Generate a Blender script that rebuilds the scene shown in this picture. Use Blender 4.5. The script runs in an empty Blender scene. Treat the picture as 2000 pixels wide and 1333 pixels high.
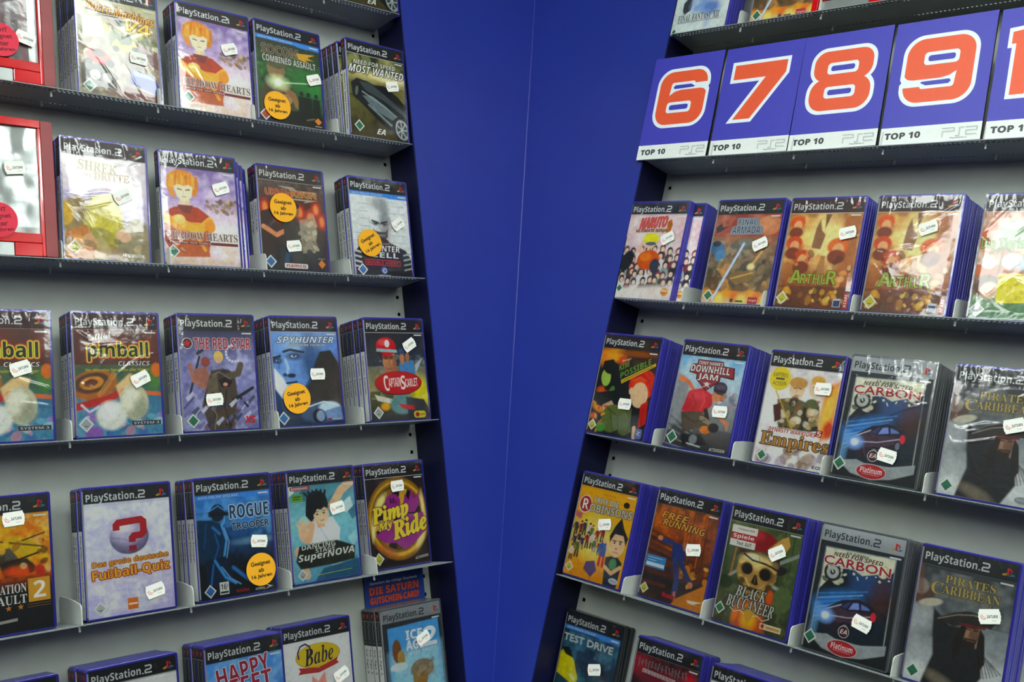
import bpy, bmesh, math, random
import numpy as np
from mathutils import Matrix, Vector

# ------------------------------------------------------------------ camera, world, exposure
scene = bpy.context.scene
COL = scene.collection
FPX = 2064.927
PITCH, ROLL = -0.05215253648, 0.05187151161
cam_data = bpy.data.cameras.new('camera')
cam_data.sensor_width = 36.0
cam_data.lens = FPX / 2000.0 * 36.0
cam_data.clip_start = 0.02
cam_obj = bpy.data.objects.new('camera', cam_data)
COL.objects.link(cam_obj)
_fw = Vector((0, math.cos(PITCH), math.sin(PITCH)))
_up = Vector((0, -math.sin(PITCH), math.cos(PITCH)))
_rt = Vector((1, 0, 0))
_r2 = _rt * math.cos(ROLL) + _up * math.sin(ROLL)
_u2 = _up * math.cos(ROLL) - _rt * math.sin(ROLL)
cam_obj.matrix_world = Matrix(((_r2.x, _u2.x, -_fw.x, 0), (_r2.y, _u2.y, -_fw.y, 0),
                               (_r2.z, _u2.z, -_fw.z, 0), (0, 0, 0, 1)))
scene.camera = cam_obj

world = bpy.data.worlds.new('world')
scene.world = world
world.use_nodes = True
WB = world.node_tree.nodes['Background']
WB.inputs[0].default_value = (0.62, 0.68, 0.66, 1)
WB.inputs[1].default_value = 0.03

scene.view_settings.view_transform = 'Standard'
scene.view_settings.look = 'None'
scene.view_settings.gamma = 1.0
scene.view_settings.use_curve_mapping = False
scene.view_settings.exposure = 1.42
LAMP = 7.2                                   # strength of the ceiling lamps

FLOOR_Z, CEIL_Z = -1.55, 1.65
# unseen ceiling lamps: centre x, y, size x, size y
LAMPS = [(1.05, 0.95, 1.2, 0.30), (1.95, 0.35, 1.2, 0.30), (2.95, -0.30, 1.2, 0.30),
         (-1.15, 0.95, 1.2, 0.30), (-2.15, 0.45, 1.2, 0.30), (-3.15, 0.0, 1.2, 0.30),
         (0.0, 0.45, 1.2, 0.30), (0.0, -0.45, 1.2, 0.30)]  # centre pair put in for general light
LAMPS += [(x, y, 1.2, 0.30) for x in (-1.5, 0.0, 1.5) for y in (-1.35, -2.25, -3.15)]  # extra unseen rows behind the camera, added to brighten the lower shelves


# ------------------------------------------------------------------ helpers
def lin(c):
    if isinstance(c, str):
        c = c.lstrip('#')
        if len(c) == 3:
            c = ''.join(k * 2 for k in c)
        c = [int(c[i:i + 2], 16) / 255 for i in (0, 2, 4)]
        return np.array([v / 12.92 if v <= 0.04045 else ((v + 0.055) / 1.055) ** 2.4 for v in c])
    return np.array(c, float)


def mat(name, color, rough=0.5, spec=0.5, metal=0.0, noise=0.0, nscale=40.0, coat=0.0, emit=None, estr=0.0, trans=0.0, bump=0.0, attr=False):
    m = bpy.data.materials.new(name)
    m.use_nodes = True
    nt = m.node_tree
    b = nt.nodes['Principled BSDF']
    col = tuple(lin(color)) + (1,)
    b.inputs['Base Color'].default_value = col
    b.inputs['Roughness'].default_value = rough
    b.inputs['Specular IOR Level'].default_value = spec
    b.inputs['Metallic'].default_value = metal
    b.inputs['Coat Weight'].default_value = coat
    b.inputs['Transmission Weight'].default_value = trans
    if emit is not None:
        b.inputs['Emission Color'].default_value = tuple(lin(emit)) + (1,)
        b.inputs['Emission Strength'].default_value = estr
    src = None
    if attr:
        a = nt.nodes.new('ShaderNodeAttribute')
        a.attribute_name = 'Col'
        src = a.outputs['Color']
        nt.links.new(src, b.inputs['Base Color'])
    if noise > 0:
        tc = nt.nodes.new('ShaderNodeTexCoord')
        nz = nt.nodes.new('ShaderNodeTexNoise')
        nz.inputs['Scale'].default_value = nscale
        nz.inputs['Detail'].default_value = 5
        nt.links.new(tc.outputs['Object'], nz.inputs['Vector'])
        mr = nt.nodes.new('ShaderNodeMapRange')
        mr.inputs[1].default_value = 0.25
        mr.inputs[2].default_value = 0.75
        mr.inputs[3].default_value = 1 - noise
        mr.inputs[4].default_value = 1 + noise
        nt.links.new(nz.outputs[0], mr.inputs[0])
        mx = nt.nodes.new('ShaderNodeMix')
        mx.data_type = 'RGBA'
        mx.blend_type = 'MULTIPLY'
        mx.inputs[0].default_value = 1.0
        if src is not None:
            nt.links.new(src, mx.inputs[6])
        else:
            mx.inputs[6].default_value = col
        nt.links.new(mr.outputs[0], mx.inputs[7])
        nt.links.new(mx.outputs[2], b.inputs['Base Color'])
        if bump > 0:
            bp = nt.nodes.new('ShaderNodeBump')
            bp.inputs['Strength'].default_value = bump
            bp.inputs['Distance'].default_value = 0.002
            nt.links.new(nz.outputs[0], bp.inputs['Height'])
            nt.links.new(bp.outputs[0], b.inputs['Normal'])
    return m


M = {}
M['print'] = mat('printed_paper', '#888888', 0.38, 0.35, attr=True, noise=0.04, nscale=260)
M['blue_plastic'] = mat('blue_case_plastic', '#343298', 0.22, 0.5, noise=0.06, nscale=60)
M['black_plastic'] = mat('dark_clear_case_plastic', '#23262a', 0.18, 0.6, noise=0.06, nscale=60)
M['grey_plastic'] = mat('clear_grey_case_plastic', '#55595c', 0.18, 0.6, noise=0.06, nscale=60)
M['paper'] = mat('white_tag_paper', '#e6e8e0', 0.6, 0.3, attr=True)
M['grey_metal'] = mat('grey_painted_back_metal', '#a8aea7', 0.5, 0.35, noise=0.07, nscale=22)
M['shelf_metal'] = mat('grey_painted_shelf_metal', '#7e8689', 0.42, 0.45, noise=0.05, nscale=30)
M['lip'] = mat('light_grey_divider_metal', '#b9bdb6', 0.4, 0.4, noise=0.04, nscale=50)
M['blue_board'] = mat('blue_laminate_board', '#1b2d8b', 0.38, 0.45, noise=0.05, nscale=7)
M['navy'] = mat('dark_navy_side_sheet', '#0e1238', 0.5, 0.3, noise=0.05, nscale=12)
M['dark'] = mat('dark_gap', '#0c0d10', 0.8, 0.1, noise=0.05)
M['floor'] = mat('speckled_floor_tile', '#2c2c2c', 0.35, 0.4, noise=0.12, nscale=18)
M['ceiling'] = mat('white_ceiling_panel', '#dcdedb', 0.8, 0.2, noise=0.03, nscale=4)
M['lamp_frame'] = mat('white_lamp_frame', '#e8e8e8', 0.4, 0.4, noise=0.02)
M['lamp'] = mat('lamp_diffuser', '#ffffff', 0.5, 0.2, emit=(0.93, 1.0, 0.95), estr=LAMP)
M['red_plastic'] = mat('red_clear_plastic', '#c80a12', 0.12, 0.6, noise=0.18, nscale=25, coat=0.6, bump=0.12)
M['red_board'] = mat('dull_red_board', '#8a3a3c', 0.45, 0.4, noise=0.12, nscale=30)
M['silver'] = mat('crinkled_silver_film', '#9ea4a2', 0.2, 0.6, metal=0.5, noise=0.15, nscale=16, bump=0.5)
M['card'] = mat('printed_card', '#888888', 0.42, 0.4, attr=True, noise=0.03, nscale=90)
M['card_edge'] = mat('black_card_edge', '#101018', 0.5, 0.4, noise=0.03)


def wrap_material():
    m = bpy.data.materials.new('clear_shrink_wrap')
    m.use_nodes = True
    nt = m.node_tree
    nt.nodes.clear()
    out = nt.nodes.new('ShaderNodeOutputMaterial')
    mix = nt.nodes.new('ShaderNodeMixShader')
    tr = nt.nodes.new('ShaderNodeBsdfTransparent')
    gl = nt.nodes.new('ShaderNodeBsdfGlossy')
    gl.inputs['Roughness'].default_value = 0.07
    fr = nt.nodes.new('ShaderNodeFresnel')
    fr.inputs['IOR'].default_value = 1.52
    tc = nt.nodes.new('ShaderNodeTexCoord')
    nz = nt.nodes.new('ShaderNodeTexNoise')
    nz.inputs['Scale'].default_value = 55
    nz.inputs['Detail'].default_value = 3
    nt.links.new(tc.outputs['Object'], nz.inputs['Vector'])
    bp = nt.nodes.new('ShaderNodeBump')
    bp.inputs['Strength'].default_value = 0.25
    bp.inputs['Distance'].default_value = 0.001
    nt.links.new(nz.outputs[0], bp.inputs['Height'])
    nt.links.new(bp.outputs[0], gl.inputs['Normal'])
    nt.links.new(fr.outputs[0], mix.inputs[0])
    nt.links.new(tr.outputs[0], mix.inputs[1])
    nt.links.new(gl.outputs[0], mix.inputs[2])
    nt.links.new(mix.outputs[0], out.inputs[0])
    return m


M['wrap'] = wrap_material()


def link(name, me, m, parent=None):
    o = bpy.data.objects.new(name, me)
    COL.objects.link(o)
    if m is not None and len(me.materials) == 0:
        for mm in (m if isinstance(m, (list, tuple)) else [m]):
            me.materials.append(mm)
    if parent is not None:
        o.parent = parent
    return o


def tag_obj(o, label, cat, group=None, kind=None):
    o['label'] = label
    o['category'] = cat
    if group:
        o['group'] = group
    if kind:
        o['kind'] = kind
    return o


def empty(name, mw):
    o = bpy.data.objects.new(name, None)
    o.empty_display_size = 0.02
    COL.objects.link(o)
    o.matrix_world = mw
    return o


def mesh_from(name, verts, faces, mats=None, smooth=False):
    me = bpy.data.meshes.new(name)
    me.from_pydata([tuple(v) for v in verts], [], faces)
    if mats is not None:
        me.polygons.foreach_set('material_index', mats)
    if smooth:
        me.polygons.foreach_set('use_smooth', [True] * len(me.polygons))
    me.update()
    return me


class MB:
    """collects boxes, prisms and tubes for one mesh"""
    def __init__(self):
        self.v, self.f, self.m = [], [], []

    def add(self, verts, faces, mi=0):
        n = len(self.v)
        self.v += [tuple(v) for v in verts]
        self.f += [tuple(i + n for i in f) for f in faces]
        self.m += [mi] * len(faces)

    def box(self, x0, x1, y0, y1, z0, z1, mi=0):
        self.add([(x0, y0, z0), (x1, y0, z0), (x1, y1, z0), (x0, y1, z0), (x0, y0, z1), (x1, y0, z1), (x1, y1, z1), (x0, y1, z1)],
                 [(0, 3, 2, 1), (4, 5, 6, 7), (0, 1, 5, 4), (1, 2, 6, 5), (2, 3, 7, 6), (3, 0, 4, 7)], mi)

    def prism(self, a, b, mi=0):
        """two matching rings"""
        n = len(a)
        self.add(list(a) + list(b), [tuple(range(n))[::-1], tuple(range(n, 2 * n))] +
                 [(i, (i + 1) % n, n + (i + 1) % n, n + i) for i in range(n)], mi)

    def tube(self, p, q, r, n=10, mi=0):
        p, q = Vector(p), Vector(q)
        d = (q - p).normalized()
        s = d.orthogonal().normalized()
        t = d.cross(s)
        ra = [p + (s * math.cos(2 * math.pi * i / n) + t * math.sin(2 * math.pi * i / n)) * r for i in range(n)]
        rb = [k + (q - p) for k in ra]
        self.prism(ra, rb, mi)

    def rbox(self, x0, x1, y0, y1, z0, z1, r, mi=0, seg=3):
        """box with corners rounded in the x-z plane and softened rims"""
        def ring(inset, y):
            pts = []
            rr = max(r - inset, 0.0002)
            for cx, cz, a0 in ((x1 - inset - rr, z1 - inset - rr, 0), (x0 + inset + rr, z1 - inset - rr, 90), (x0 + inset + rr, z0 + inset + rr, 180), (x1 - inset - rr, z0 + inset + rr, 270)):
                for k in range(seg + 1):
                    a = math.radians(a0 + 90 * k / seg)
                    pts.append((cx + rr * math.cos(a), y, cz + rr * math.sin(a)))
            return pts
        e = min(0.0009, (y1 - y0) * 0.3)
        rings = [ring(e, y0), ring(e * 0.3, y0 + e * 0.3), ring(0, y0 + e), ring(0, y1 - e), ring(e * 0.3, y1 - e * 0.3), ring(e, y1)]
        n = len(rings[0])
        vs = [p for q in rings for p in q]
        fs = [tuple(range(n)), tuple(range(5 * n, 6 * n))[::-1]]
        for k in range(5):
            for i in range(n):
                j = (i + 1) % n
                fs.append((k * n + i, (k + 1) * n + i, (k + 1) * n + j, k * n + j))
        self.add(vs, fs, mi)

    def mesh(self, name, smooth=False):
        return mesh_from(name, self.v, self.f, self.m, smooth)

    def build(self, name, m, parent=None, smooth=False):
        return link(name, self.mesh(name, smooth), m, parent)


# ------------------------------------------------------------------ printed artwork: soft painted ground + crisp shapes and lettering
_FONT = {'sb': (0x1D5D4, 0x1D5EE, 0x1D7EC), 'si': (0x1D63C, 0x1D656, 0x1D7EC), 'rb': (0x1D400, 0x1D41A, 0x1D7CE),
         'ri': (0x1D468, 0x1D482, 0x1D7CE), 'sc': (0x1D4D0, 0x1D4EA, 0x1D7CE), 'n': None}
_TXT = {}


def text_mesh(s, font):
    key = (s, font)
    if key in _TXT:
        return _TXT[key]
    f = _FONT[font]
    t = s
    if f:
        t = ''.join(chr(f[0] + ord(c) - 65) if 'A' <= c <= 'Z' else chr(f[1] + ord(c) - 97) if 'a' <= c <= 'z' else chr(f[2] + ord(c) - 48) if '0' <= c <= '9' else c for c in s)
    cu = bpy.data.curves.new('lettering', 'FONT')
    cu.body = t
    cu.dimensions = '2D'
    cu.fill_mode = 'FRONT'
    cu.resolution_u = 2
    o = bpy.data.objects.new('lettering', cu)
    me = bpy.data.meshes.new_from_object(o)
    v = np.empty(len(me.vertices) * 3)
    me.vertices.foreach_get('co', v)
    v = v.reshape(-1, 3)[:, :2]
    faces = [tuple(p.vertices) for p in me.polygons]
    bpy.data.objects.remove(o)
    bpy.data.curves.remove(cu)
    bpy.data.meshes.remove(me)
    lo, hi = v.min(0), v.max(0)
    v = (v - lo) / np.maximum(hi - lo, 1e-6)
    _TXT[key] = (v, faces)
    return _TXT[key]


def vnoise(X, Y, scale, seed):
    """smooth value noise in 0..1"""
    rs = np.random.RandomState(seed)
    g = rs.rand(64, 64)
    x, y = X / scale + 7.3, Y / scale + 3.1
    xi, yi = np.floor(x).astype(int), np.floor(y).astype(int)
    fx, fy = x - xi, y - yi
    fx, fy = fx * fx * (3 - 2 * fx), fy * fy * (3 - 2 * fy)
    a, b = g[yi % 64, xi % 64], g[yi % 64, (xi + 1) % 64]
    c, d = g[(yi + 1) % 64, xi % 64], g[(yi + 1) % 64, (xi + 1) % 64]
    return (a * (1 - fx) + b * fx) * (1 - fy) + (c * (1 - fx) + d * fx) * fy


class Art:
    """flat print on the x-z plane; X to the right, Y downwards, both in hundredths of the case width"""
    def __init__(self, x0=2.2, y0=2.6, x1=97.0, y1=138.6, ground='#222', step=0.8, unit=0.00135, W=100.0, H=140.74):
        self.unit, self.W, self.H = unit, W, H
        self.grain = False
        self.V, self.F, self.C = [], [], []      # crisp layer
        self.n = 0
        self.layer = 0
        nx, ny = max(2, int((x1 - x0) / step) + 1), max(2, int((y1 - y0) / step) + 1)
        self.nx, self.ny = nx, ny
        self.X, self.Y = np.meshgrid(np.linspace(x0, x1, nx), np.linspace(y0, y1, ny))
        self.R = np.zeros((ny, nx, 3)) + lin(ground)

    # ---- soft layer
    def mix(self, mask, c):
        self.R += (lin(c) - self.R) * mask[..., None]
        return self

    def grad(self, ca, cb, ya=0, yb=140):
        t = np.clip((self.Y - ya) / (yb - ya), 0, 1)[..., None]
        m = ((self.Y >= ya) & (self.Y <= yb))[..., None]
        self.R = np.where(m, lin(ca) * (1 - t) + lin(cb) * t, self.R)
        return self

    def ell(self, cx, cy, rx, ry, c, soft=0.25, rot=0, a=1.0):
        soft = soft * 0.5 if soft < 0.65 else soft
        t = math.radians(rot)
        dx, dy = self.X - cx, self.Y - cy
        u = (dx * math.cos(t) + dy * math.sin(t)) / rx
        v = (-dx * math.sin(t) + dy * math.cos(t)) / ry
        d = np.sqrt(u * u + v * v)
        return self.mix(a * np.clip((1 + soft / 2 - d) / max(soft, 0.02), 0, 1), c)

    def line(self, pts, w, c, soft=1.5, a=1.0):
        soft = max(0.7, soft * 0.6)
        best = np.full(self.X.shape, 1e9)
        for (ax, ay), (bx, by) in zip(pts[:-1], pts[1:]):
            dx, dy = bx - ax, by - ay
            L = dx * dx + dy * dy + 1e-9
            t = np.clip(((self.X - ax) * dx + (self.Y - ay) * dy) / L, 0, 1)
            best = np.minimum(best, np.hypot(self.X - ax - t * dx, self.Y - ay - t * dy))
        return self.mix(a * np.clip((w / 2 + soft / 2 - best) / soft, 0, 1), c)

    def poly(self, pts, c, soft=1.2, a=1.0):
        soft = max(0.7, soft * 0.55) if soft < 5 else soft
        inside = np.zeros(self.X.shape, bool)
        best = np.full(self.X.shape, 1e9)
        for i in range(len(pts)):
            (ax, ay), (bx, by) = pts[i], pts[(i + 1) % len(pts)]
            cond = ((ay > self.Y) != (by > self.Y)) & (self.X < (bx - ax) * (self.Y - ay) / ((by - ay) or 1e-9) + ax)
            inside ^= cond
            dx, dy = bx - ax, by - ay
            L = dx * dx + dy * dy + 1e-9
            t = np.clip(((self.X - ax) * dx + (self.Y - ay) * dy) / L, 0, 1)
            best = np.minimum(best, np.hypot(self.X - ax - t * dx, self.Y - ay - t * dy))
        sd = np.where(inside, best, -best)
        return self.mix(a * np.clip(0.5 + sd / soft, 0, 1), c)

    def cloud(self, c, scale=14, seed=1, lo=0.45, hi=0.8, a=0.8, ya=0, yb=141, sx=1.0):
        n = 0.6 * vnoise(self.X * sx, self.Y, scale, seed) + 0.4 * vnoise(self.X * sx, self.Y, scale / 2.7, seed + 9)
        return self.mix(a * np.clip((n - lo) / (hi - lo), 0, 1) * ((self.Y >= ya) & (self.Y <= yb)), c)

    def daubs(self, n, x0, y0, x1, y1, cols, s0=2, s1=6, seed=1, a=0.9, soft=0.5, asp=1.8):
        r = random.Random(seed)
        for _ in range(n):
            s = r.uniform(s0, s1)
            self.ell(r.uniform(x0, x1), r.uniform(y0, y1), s, s * r.uniform(0.5, asp), r.choice(cols), soft, r.uniform(0, 180), a)
        return self

    # ---- crisp layer
    def _push(self, xy, faces, c, dz):
        c = lin(c)
        v = np.column_stack([xy, np.full(len(xy), dz)])
        self.V.append(v)
        self.F += [tuple(i + self.n for i in f) for f in faces]
        self.C.append(np.tile(c, (len(xy), 1)))
        self.n += len(xy)

    def gp(self, pts, c):
        self.layer += 1
        self._push(np.array(pts, float), [tuple(range(len(pts)))], c, self.layer)
        return self

    def rect(self, x0, y0, x1, y1, c, r=0.0):
        if r <= 0:
            return self.gp([(x0, y0), (x1, y0), (x1, y1), (x0, y1)], c)
        pts = []
        for cx, cy, a0 in ((x1 - r, y1 - r, 0), (x0 + r, y1 - r, 90), (x0 + r, y0 + r, 180), (x1 - r, y0 + r, 270)):
            for k in range(10):
                a = math.radians(a0 + 10 * k)
                pts.append((cx + r * math.cos(a), cy + r * math.sin(a)))
        return self.gp(pts, c)

    def disc(self, cx, cy, rx, ry, c, rot=0, n=36):
        t = math.radians(rot)
        return self.gp([(cx + rx * math.cos(a) * math.cos(t) - ry * math.sin(a) * math.sin(t), cy + rx * math.cos(a) * math.sin(t) + ry * math.sin(a) * math.cos(t))
                        for a in [2 * math.pi * i / n for i in range(n)]], c)

    def stroke(self, pts, w, c, closed=False):
        self.layer += 1
        P = [np.array(p, float) for p in pts]
        n = len(P)
        L, Rr = [], []
        for i in range(n):
            a = P[i - 1] if (i > 0 or closed) else None
            b = P[(i + 1) % n] if (i < n - 1 or closed) else None
            d1 = (P[i] - a) / (np.linalg.norm(P[i] - a) + 1e-9) if a is not None else None
            d2 = (b - P[i]) / (np.linalg.norm(b - P[i]) + 1e-9) if b is not None else None
            d = d1 if d2 is None else d2 if d1 is None else d1 + d2
            d = d / (np.linalg.norm(d) + 1e-9)
            nrm = np.array([-d[1], d[0]])
            ref = d1 if d1 is not None else d2
            k = max(0.45, abs(nrm @ np.array([-ref[1], ref[0]])))
            L.append(P[i] + nrm * w / 2 / k)
            Rr.append(P[i] - nrm * w / 2 / k)
        m = n if closed else n - 1
        self._push(np.array(L + Rr), [(i, (i + 1) % n, n + (i + 1) % n, n + i) for i in range(m)], c, self.layer)
        return self

    def T(self, s, x, y, w, h, c, font='sb', rot=0, shear=0.0, bold=0.0, oc=None, ow=0.0, bend=0.0, mask_c=None):
        """lettering fitted to the box (x, y, w, h); rot turns counter-clockwise about the box centre"""
        if not s:
            return self
        v, faces = text_mesh(s, font)
        X = (v[:, 0] - 0.5) * w + shear * (v[:, 1] - 0.5) * h
        Y = -(v[:, 1] - 0.5) * h + bend * (2 * v[:, 0] - 1) ** 2
        t = math.radians(-rot)
        xy = np.column_stack([x + w / 2 + X * math.cos(t) - Y * math.sin(t), y + h / 2 + X * math.sin(t) + Y * math.cos(t)])
        def multi(rad, col, n):
            self.layer += 1
            for k in range(n):
                a = 2 * math.pi * k / n
                self._push(xy + np.array([math.cos(a), math.sin(a)]) * rad, faces, col, self.layer + 0.08 * k)
        if oc is not None and ow > 0:
            multi(ow, oc, 8)
        self.layer += 1
        if bold > 0:
            multi(bold, c, 4)
            self.layer += 1
        self._push(xy, faces, c, self.layer)
        return self

    def mesh(self, name, plane='front', off=0.0):
        """build the mesh: origin at the bottom centre of the case front"""
        u = self.unit
        LZ = 1.4e-5
        gx, gy = self.X.ravel(), self.Y.ravel()
        V = np.column_stack([gx, gy, np.zeros(len(gx))])
        R = self.R
        if self.grain and self.nx > 20:
            lum = R.mean(2, keepdims=True)
            R = lum + (R - lum) * 1.12                                   # printed inks are a little richer
            g = 0.5 * vnoise(self.X, self.Y, 5.5, self.nx) + 0.5 * vnoise(self.X, self.Y, 2.3, self.nx + 5)
            body = (self.Y > 21.5)[..., None]
            R = np.where(body, R * (1 + 0.42 * (g[..., None] - 0.5)) * 1.2, R)
            R = np.minimum(R, 0.8 + 0.12 * np.clip(R - 0.8, 0, 1))
        C = R.reshape(-1, 3)
        idx = np.arange(self.nx * self.ny).reshape(self.ny, self.nx)
        q = np.column_stack([idx[1:, :-1].ravel(), idx[1:, 1:].ravel(), idx[:-1, 1:].ravel(), idx[:-1, :-1].ravel()])
        if self.V:
            cv = np.concatenate(self.V)
            cv[:, 2] += 3
            V = np.concatenate([V, cv])
            C = np.concatenate([C, np.concatenate(self.C)])
        co = np.column_stack([(V[:, 0] - self.W / 2) * u, -off - V[:, 2] * LZ, (self.H - V[:, 1]) * u])
        ng = len(gx)
        faces = [tuple(int(i) for i in r) for r in q] + [tuple(i + ng for i in f) for f in self.F]
        me = bpy.data.meshes.new(name)
        me.from_pydata(co.tolist(), [], faces)
        at = me.color_attributes.new('Col', 'FLOAT_COLOR', 'POINT')
        at.data.foreach_set('color', np.column_stack([np.clip(C, 0, 1), np.ones(len(C))]).ravel())
        me.update()
        return me

    # ---- shared print furniture
    def logo(self, x=88, y=11.3, s=1.0):
        self.gp([(x - 1.6 * s, y - 3.6 * s), (x + 0.4 * s, y - 3.2 * s), (x + 0.4 * s, y + 4.2 * s), (x - 1.6 * s, y + 3.6 * s)], '#c81e28')
        self.gp([(x + 0.4 * s, y - 3.2 * s), (x + 3.0 * s, y - 2.2 * s), (x + 3.6 * s, y - 0.6 * s), (x + 3.0 * s, y + 0.8 * s), (x + 1.8 * s, y + 1.0 * s), (x + 1.8 * s, y - 1.2 * s), (x + 0.4 * s, y - 1.6 * s)], '#c81e28')
        self.gp([(x - 1.6 * s, y + 1.4 * s), (x - 6.0 * s, y + 3.0 * s), (x - 5.4 * s, y + 4.4 * s), (x - 1.6 * s, y + 4.0 * s), (x - 1.6 * s, y + 3.0 * s), (x - 3.6 * s, y + 3.3 * s), (x - 1.6 * s, y + 2.4 * s)], '#c9a53c')
        self.gp([(x + 0.4 * s, y + 1.8 * s), (x + 3.4 * s, y + 1.6 * s), (x + 6.4 * s, y + 2.6 * s), (x + 5.4 * s, y + 3.8 * s), (x + 0.4 * s, y + 4.4 * s), (x + 0.4 * s, y + 3.6 * s), (x + 3.6 * s, y + 2.8 * s)], '#2e7f9a')
        return self

    def header(self, bg='#1b1d23', fg='#d3d8d8', yb=20.4, line=None, band=None):
        m = (self.Y < yb)
        self.R[m] = lin(bg)
        self.rect(0.9, 4.2, 2.5, 136.6, '#9b9d9b')  # pale fold edge of the insert, with the spine-edge glint painted in
        self.T('PlayStation', 5.2, 7.6, 52.5, 11.0, fg, 'sb')
        self.rect(59.2, 14.8, 60.6, 16.2, fg)
        self.stroke([(62.4, 8.0), (68.2, 8.0), (69.2, 8.8), (69.2, 10.9), (68.2, 11.9), (63.6, 12.1), (62.7, 13.1), (62.7, 15.4), (69.8, 15.4)], 1.55, fg)
        self.logo()
        if line:
            self.rect(2.4, yb, 97, yb + 0.7, line)
        if band:
            self.poly([(2, yb), (97.5, yb), (97.5, yb + 7), (66, yb + 7), (60, yb + 5.4), (2, yb + 5.4)], '#4a86cc', 0.6)
            self.T(band, 6, yb + 1.4, 50, 3.0, '#b9d2ee', 'sb')
        self.rect(82, yb + 2.4, 94.5, yb + 4.2, '#dfe3e3')
        return self

    def usk(self, x, y, c='#2f7d5c', s=8.2):
        self.gp([(x, y - s * 1.05), (x + s, y), (x, y + s * 1.05), (x - s, y)], '#e4e8e2')
        k = s * 0.74
        self.gp([(x, y - k * 1.05), (x + k, y), (x, y + k * 1.05), (x - k, y)], c)
        self.rect(x - 2.2, y + k * 0.28, x + 2.2, y + k * 0.42, '#3b5a55')
        return self


# ------------------------------------------------------------------ racks: two planes leaning back, meeting in the corner
def rack_frame(a, th, d):
    u = Vector((math.cos(a), math.sin(a), 0))
    n0 = Vector((math.sin(a), -math.cos(a), 0))
    z = Vector((0, 0, 1))
    v = z * math.cos(th) - n0 * math.sin(th)
    n = n0 * math.cos(th) + z * math.sin(th)
    return u, v, n, -n * d


RACK = {'l': rack_frame(0.7302494036774605, 0.2356846368064039, 1.558054781511003),
        'r': rack_frame(-0.7803632431526066, 0.23771913011493506, 1.4921978672660694)}


def place(side, u, v, w=0.0, tilt=0.0, rot=0.0):
    """matrix of an object standing on the rack: x along the shelf, y into the rack, z up the lean"""
    U, V, N, O = RACK[side]
    Vt = V * math.cos(tilt) - N * math.sin(tilt)
    Nt = N * math.cos(tilt) + V * math.sin(tilt)
    Ur = U * math.cos(rot) + Vt * math.sin(rot)
    Vr = Vt * math.cos(rot) - U * math.sin(rot)
    c = O + U * u + V * v + N * w
    return Matrix(((Ur.x, -Nt.x, Vr.x, c.x), (Ur.y, -Nt.y, Vr.y, c.y), (Ur.z, -Nt.z, Vr.z, c.z), (0, 0, 0, 1)))


DEPTH = 0.081
EDGE = {'l': 1.213, 'r': -1.258}
SPAN = {'l': (0.190, 1.200), 'r': (-1.245, -0.240)}
ROWS = {'l0': 0.9065, 'l1': 0.6435, 'l2': 0.3805, 'l3': 0.1127, 'l4': -0.1488, 'l5': -0.4045,
        'r0': 0.8742, 's': 0.6205, 'r1': 0.3490, 'r2': 0.0922, 'r3': -0.1680, 'r4': -0.4205}
SHELF_W = 0.010                      # how far the shelf edge stands out from the blue board
RD = {'l': 1.558054781511003, 'r': 1.4921978672660694}
for _k in ROWS:                      # the measured edge heights belong to the front edge of the shelf
    ROWS[_k] *= 1 - SHELF_W / RD['l' if _k[0] == 'l' else 'r']
VB, VT = -1.16, 1.22


def corner_u(side, w, v):
    """u where the two rack planes at depth w meet, at lean height v of this rack"""
    U, V, N, O = RACK[side]
    U2, V2, N2, O2 = RACK['r' if side == 'l' else 'l']
    # point P = O + U*u + V*v + N*w must satisfy (P-O2).N2 = w
    base = O + V * v + N * w
    return (w - (base - O2).dot(N2)) / U.dot(N2)


# ------------------------------------------------------------------ room shell
def structure(name, mb, m, label):
    o = mb.build(name, m)
    tag_obj(o, label, name.split('_')[0], kind='structure')
    return o


mb = MB()
mb.box(-5, 5, -4.2, 3.6, FLOOR_Z - 0.05, FLOOR_Z)
structure('floor', mb, M['floor'], 'grey speckled shop floor below the racks')
mb = MB()
mb.box(-5, 5, -4.2, 3.6, CEIL_Z + 0.06, CEIL_Z + 0.11)
structure('ceiling', mb, M['ceiling'], 'white panelled shop ceiling above the racks')

lamp0 = None
for i, (x, y, sx, sy) in enumerate(LAMPS):
    if lamp0 is None:
        fr = MB()
        t = 0.02
        fr.box(-sx / 2, sx / 2, -sy / 2, -sy / 2 + t, -0.03, 0.06)
        fr.box(-sx / 2, sx / 2, sy / 2 - t, sy / 2, -0.03, 0.06)
        fr.box(-sx / 2, -sx / 2 + t, -sy / 2 + t, sy / 2 - t, -0.03, 0.06)
        fr.box(sx / 2 - t, sx / 2, -sy / 2 + t, sy / 2 - t, -0.03, 0.06)
        fme = fr.mesh('frame')
        df = MB()
        df.box(-sx / 2 + t, sx / 2 - t, -sy / 2 + t, sy / 2 - t, -0.012, 0.0)
        dme = df.mesh('diffuser')
    e = empty('ceiling_light', Matrix.Translation((x, y, CEIL_Z)))
    link('lamp_frame', fme, M['lamp_frame'], e)
    link('diffuser', dme, M['lamp'], e)
    tag_obj(e, 'unseen white rectangular ceiling lamp placed to light the racks from above', 'ceiling light', 'unseen ceiling lamps')
    lamp0 = e

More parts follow.
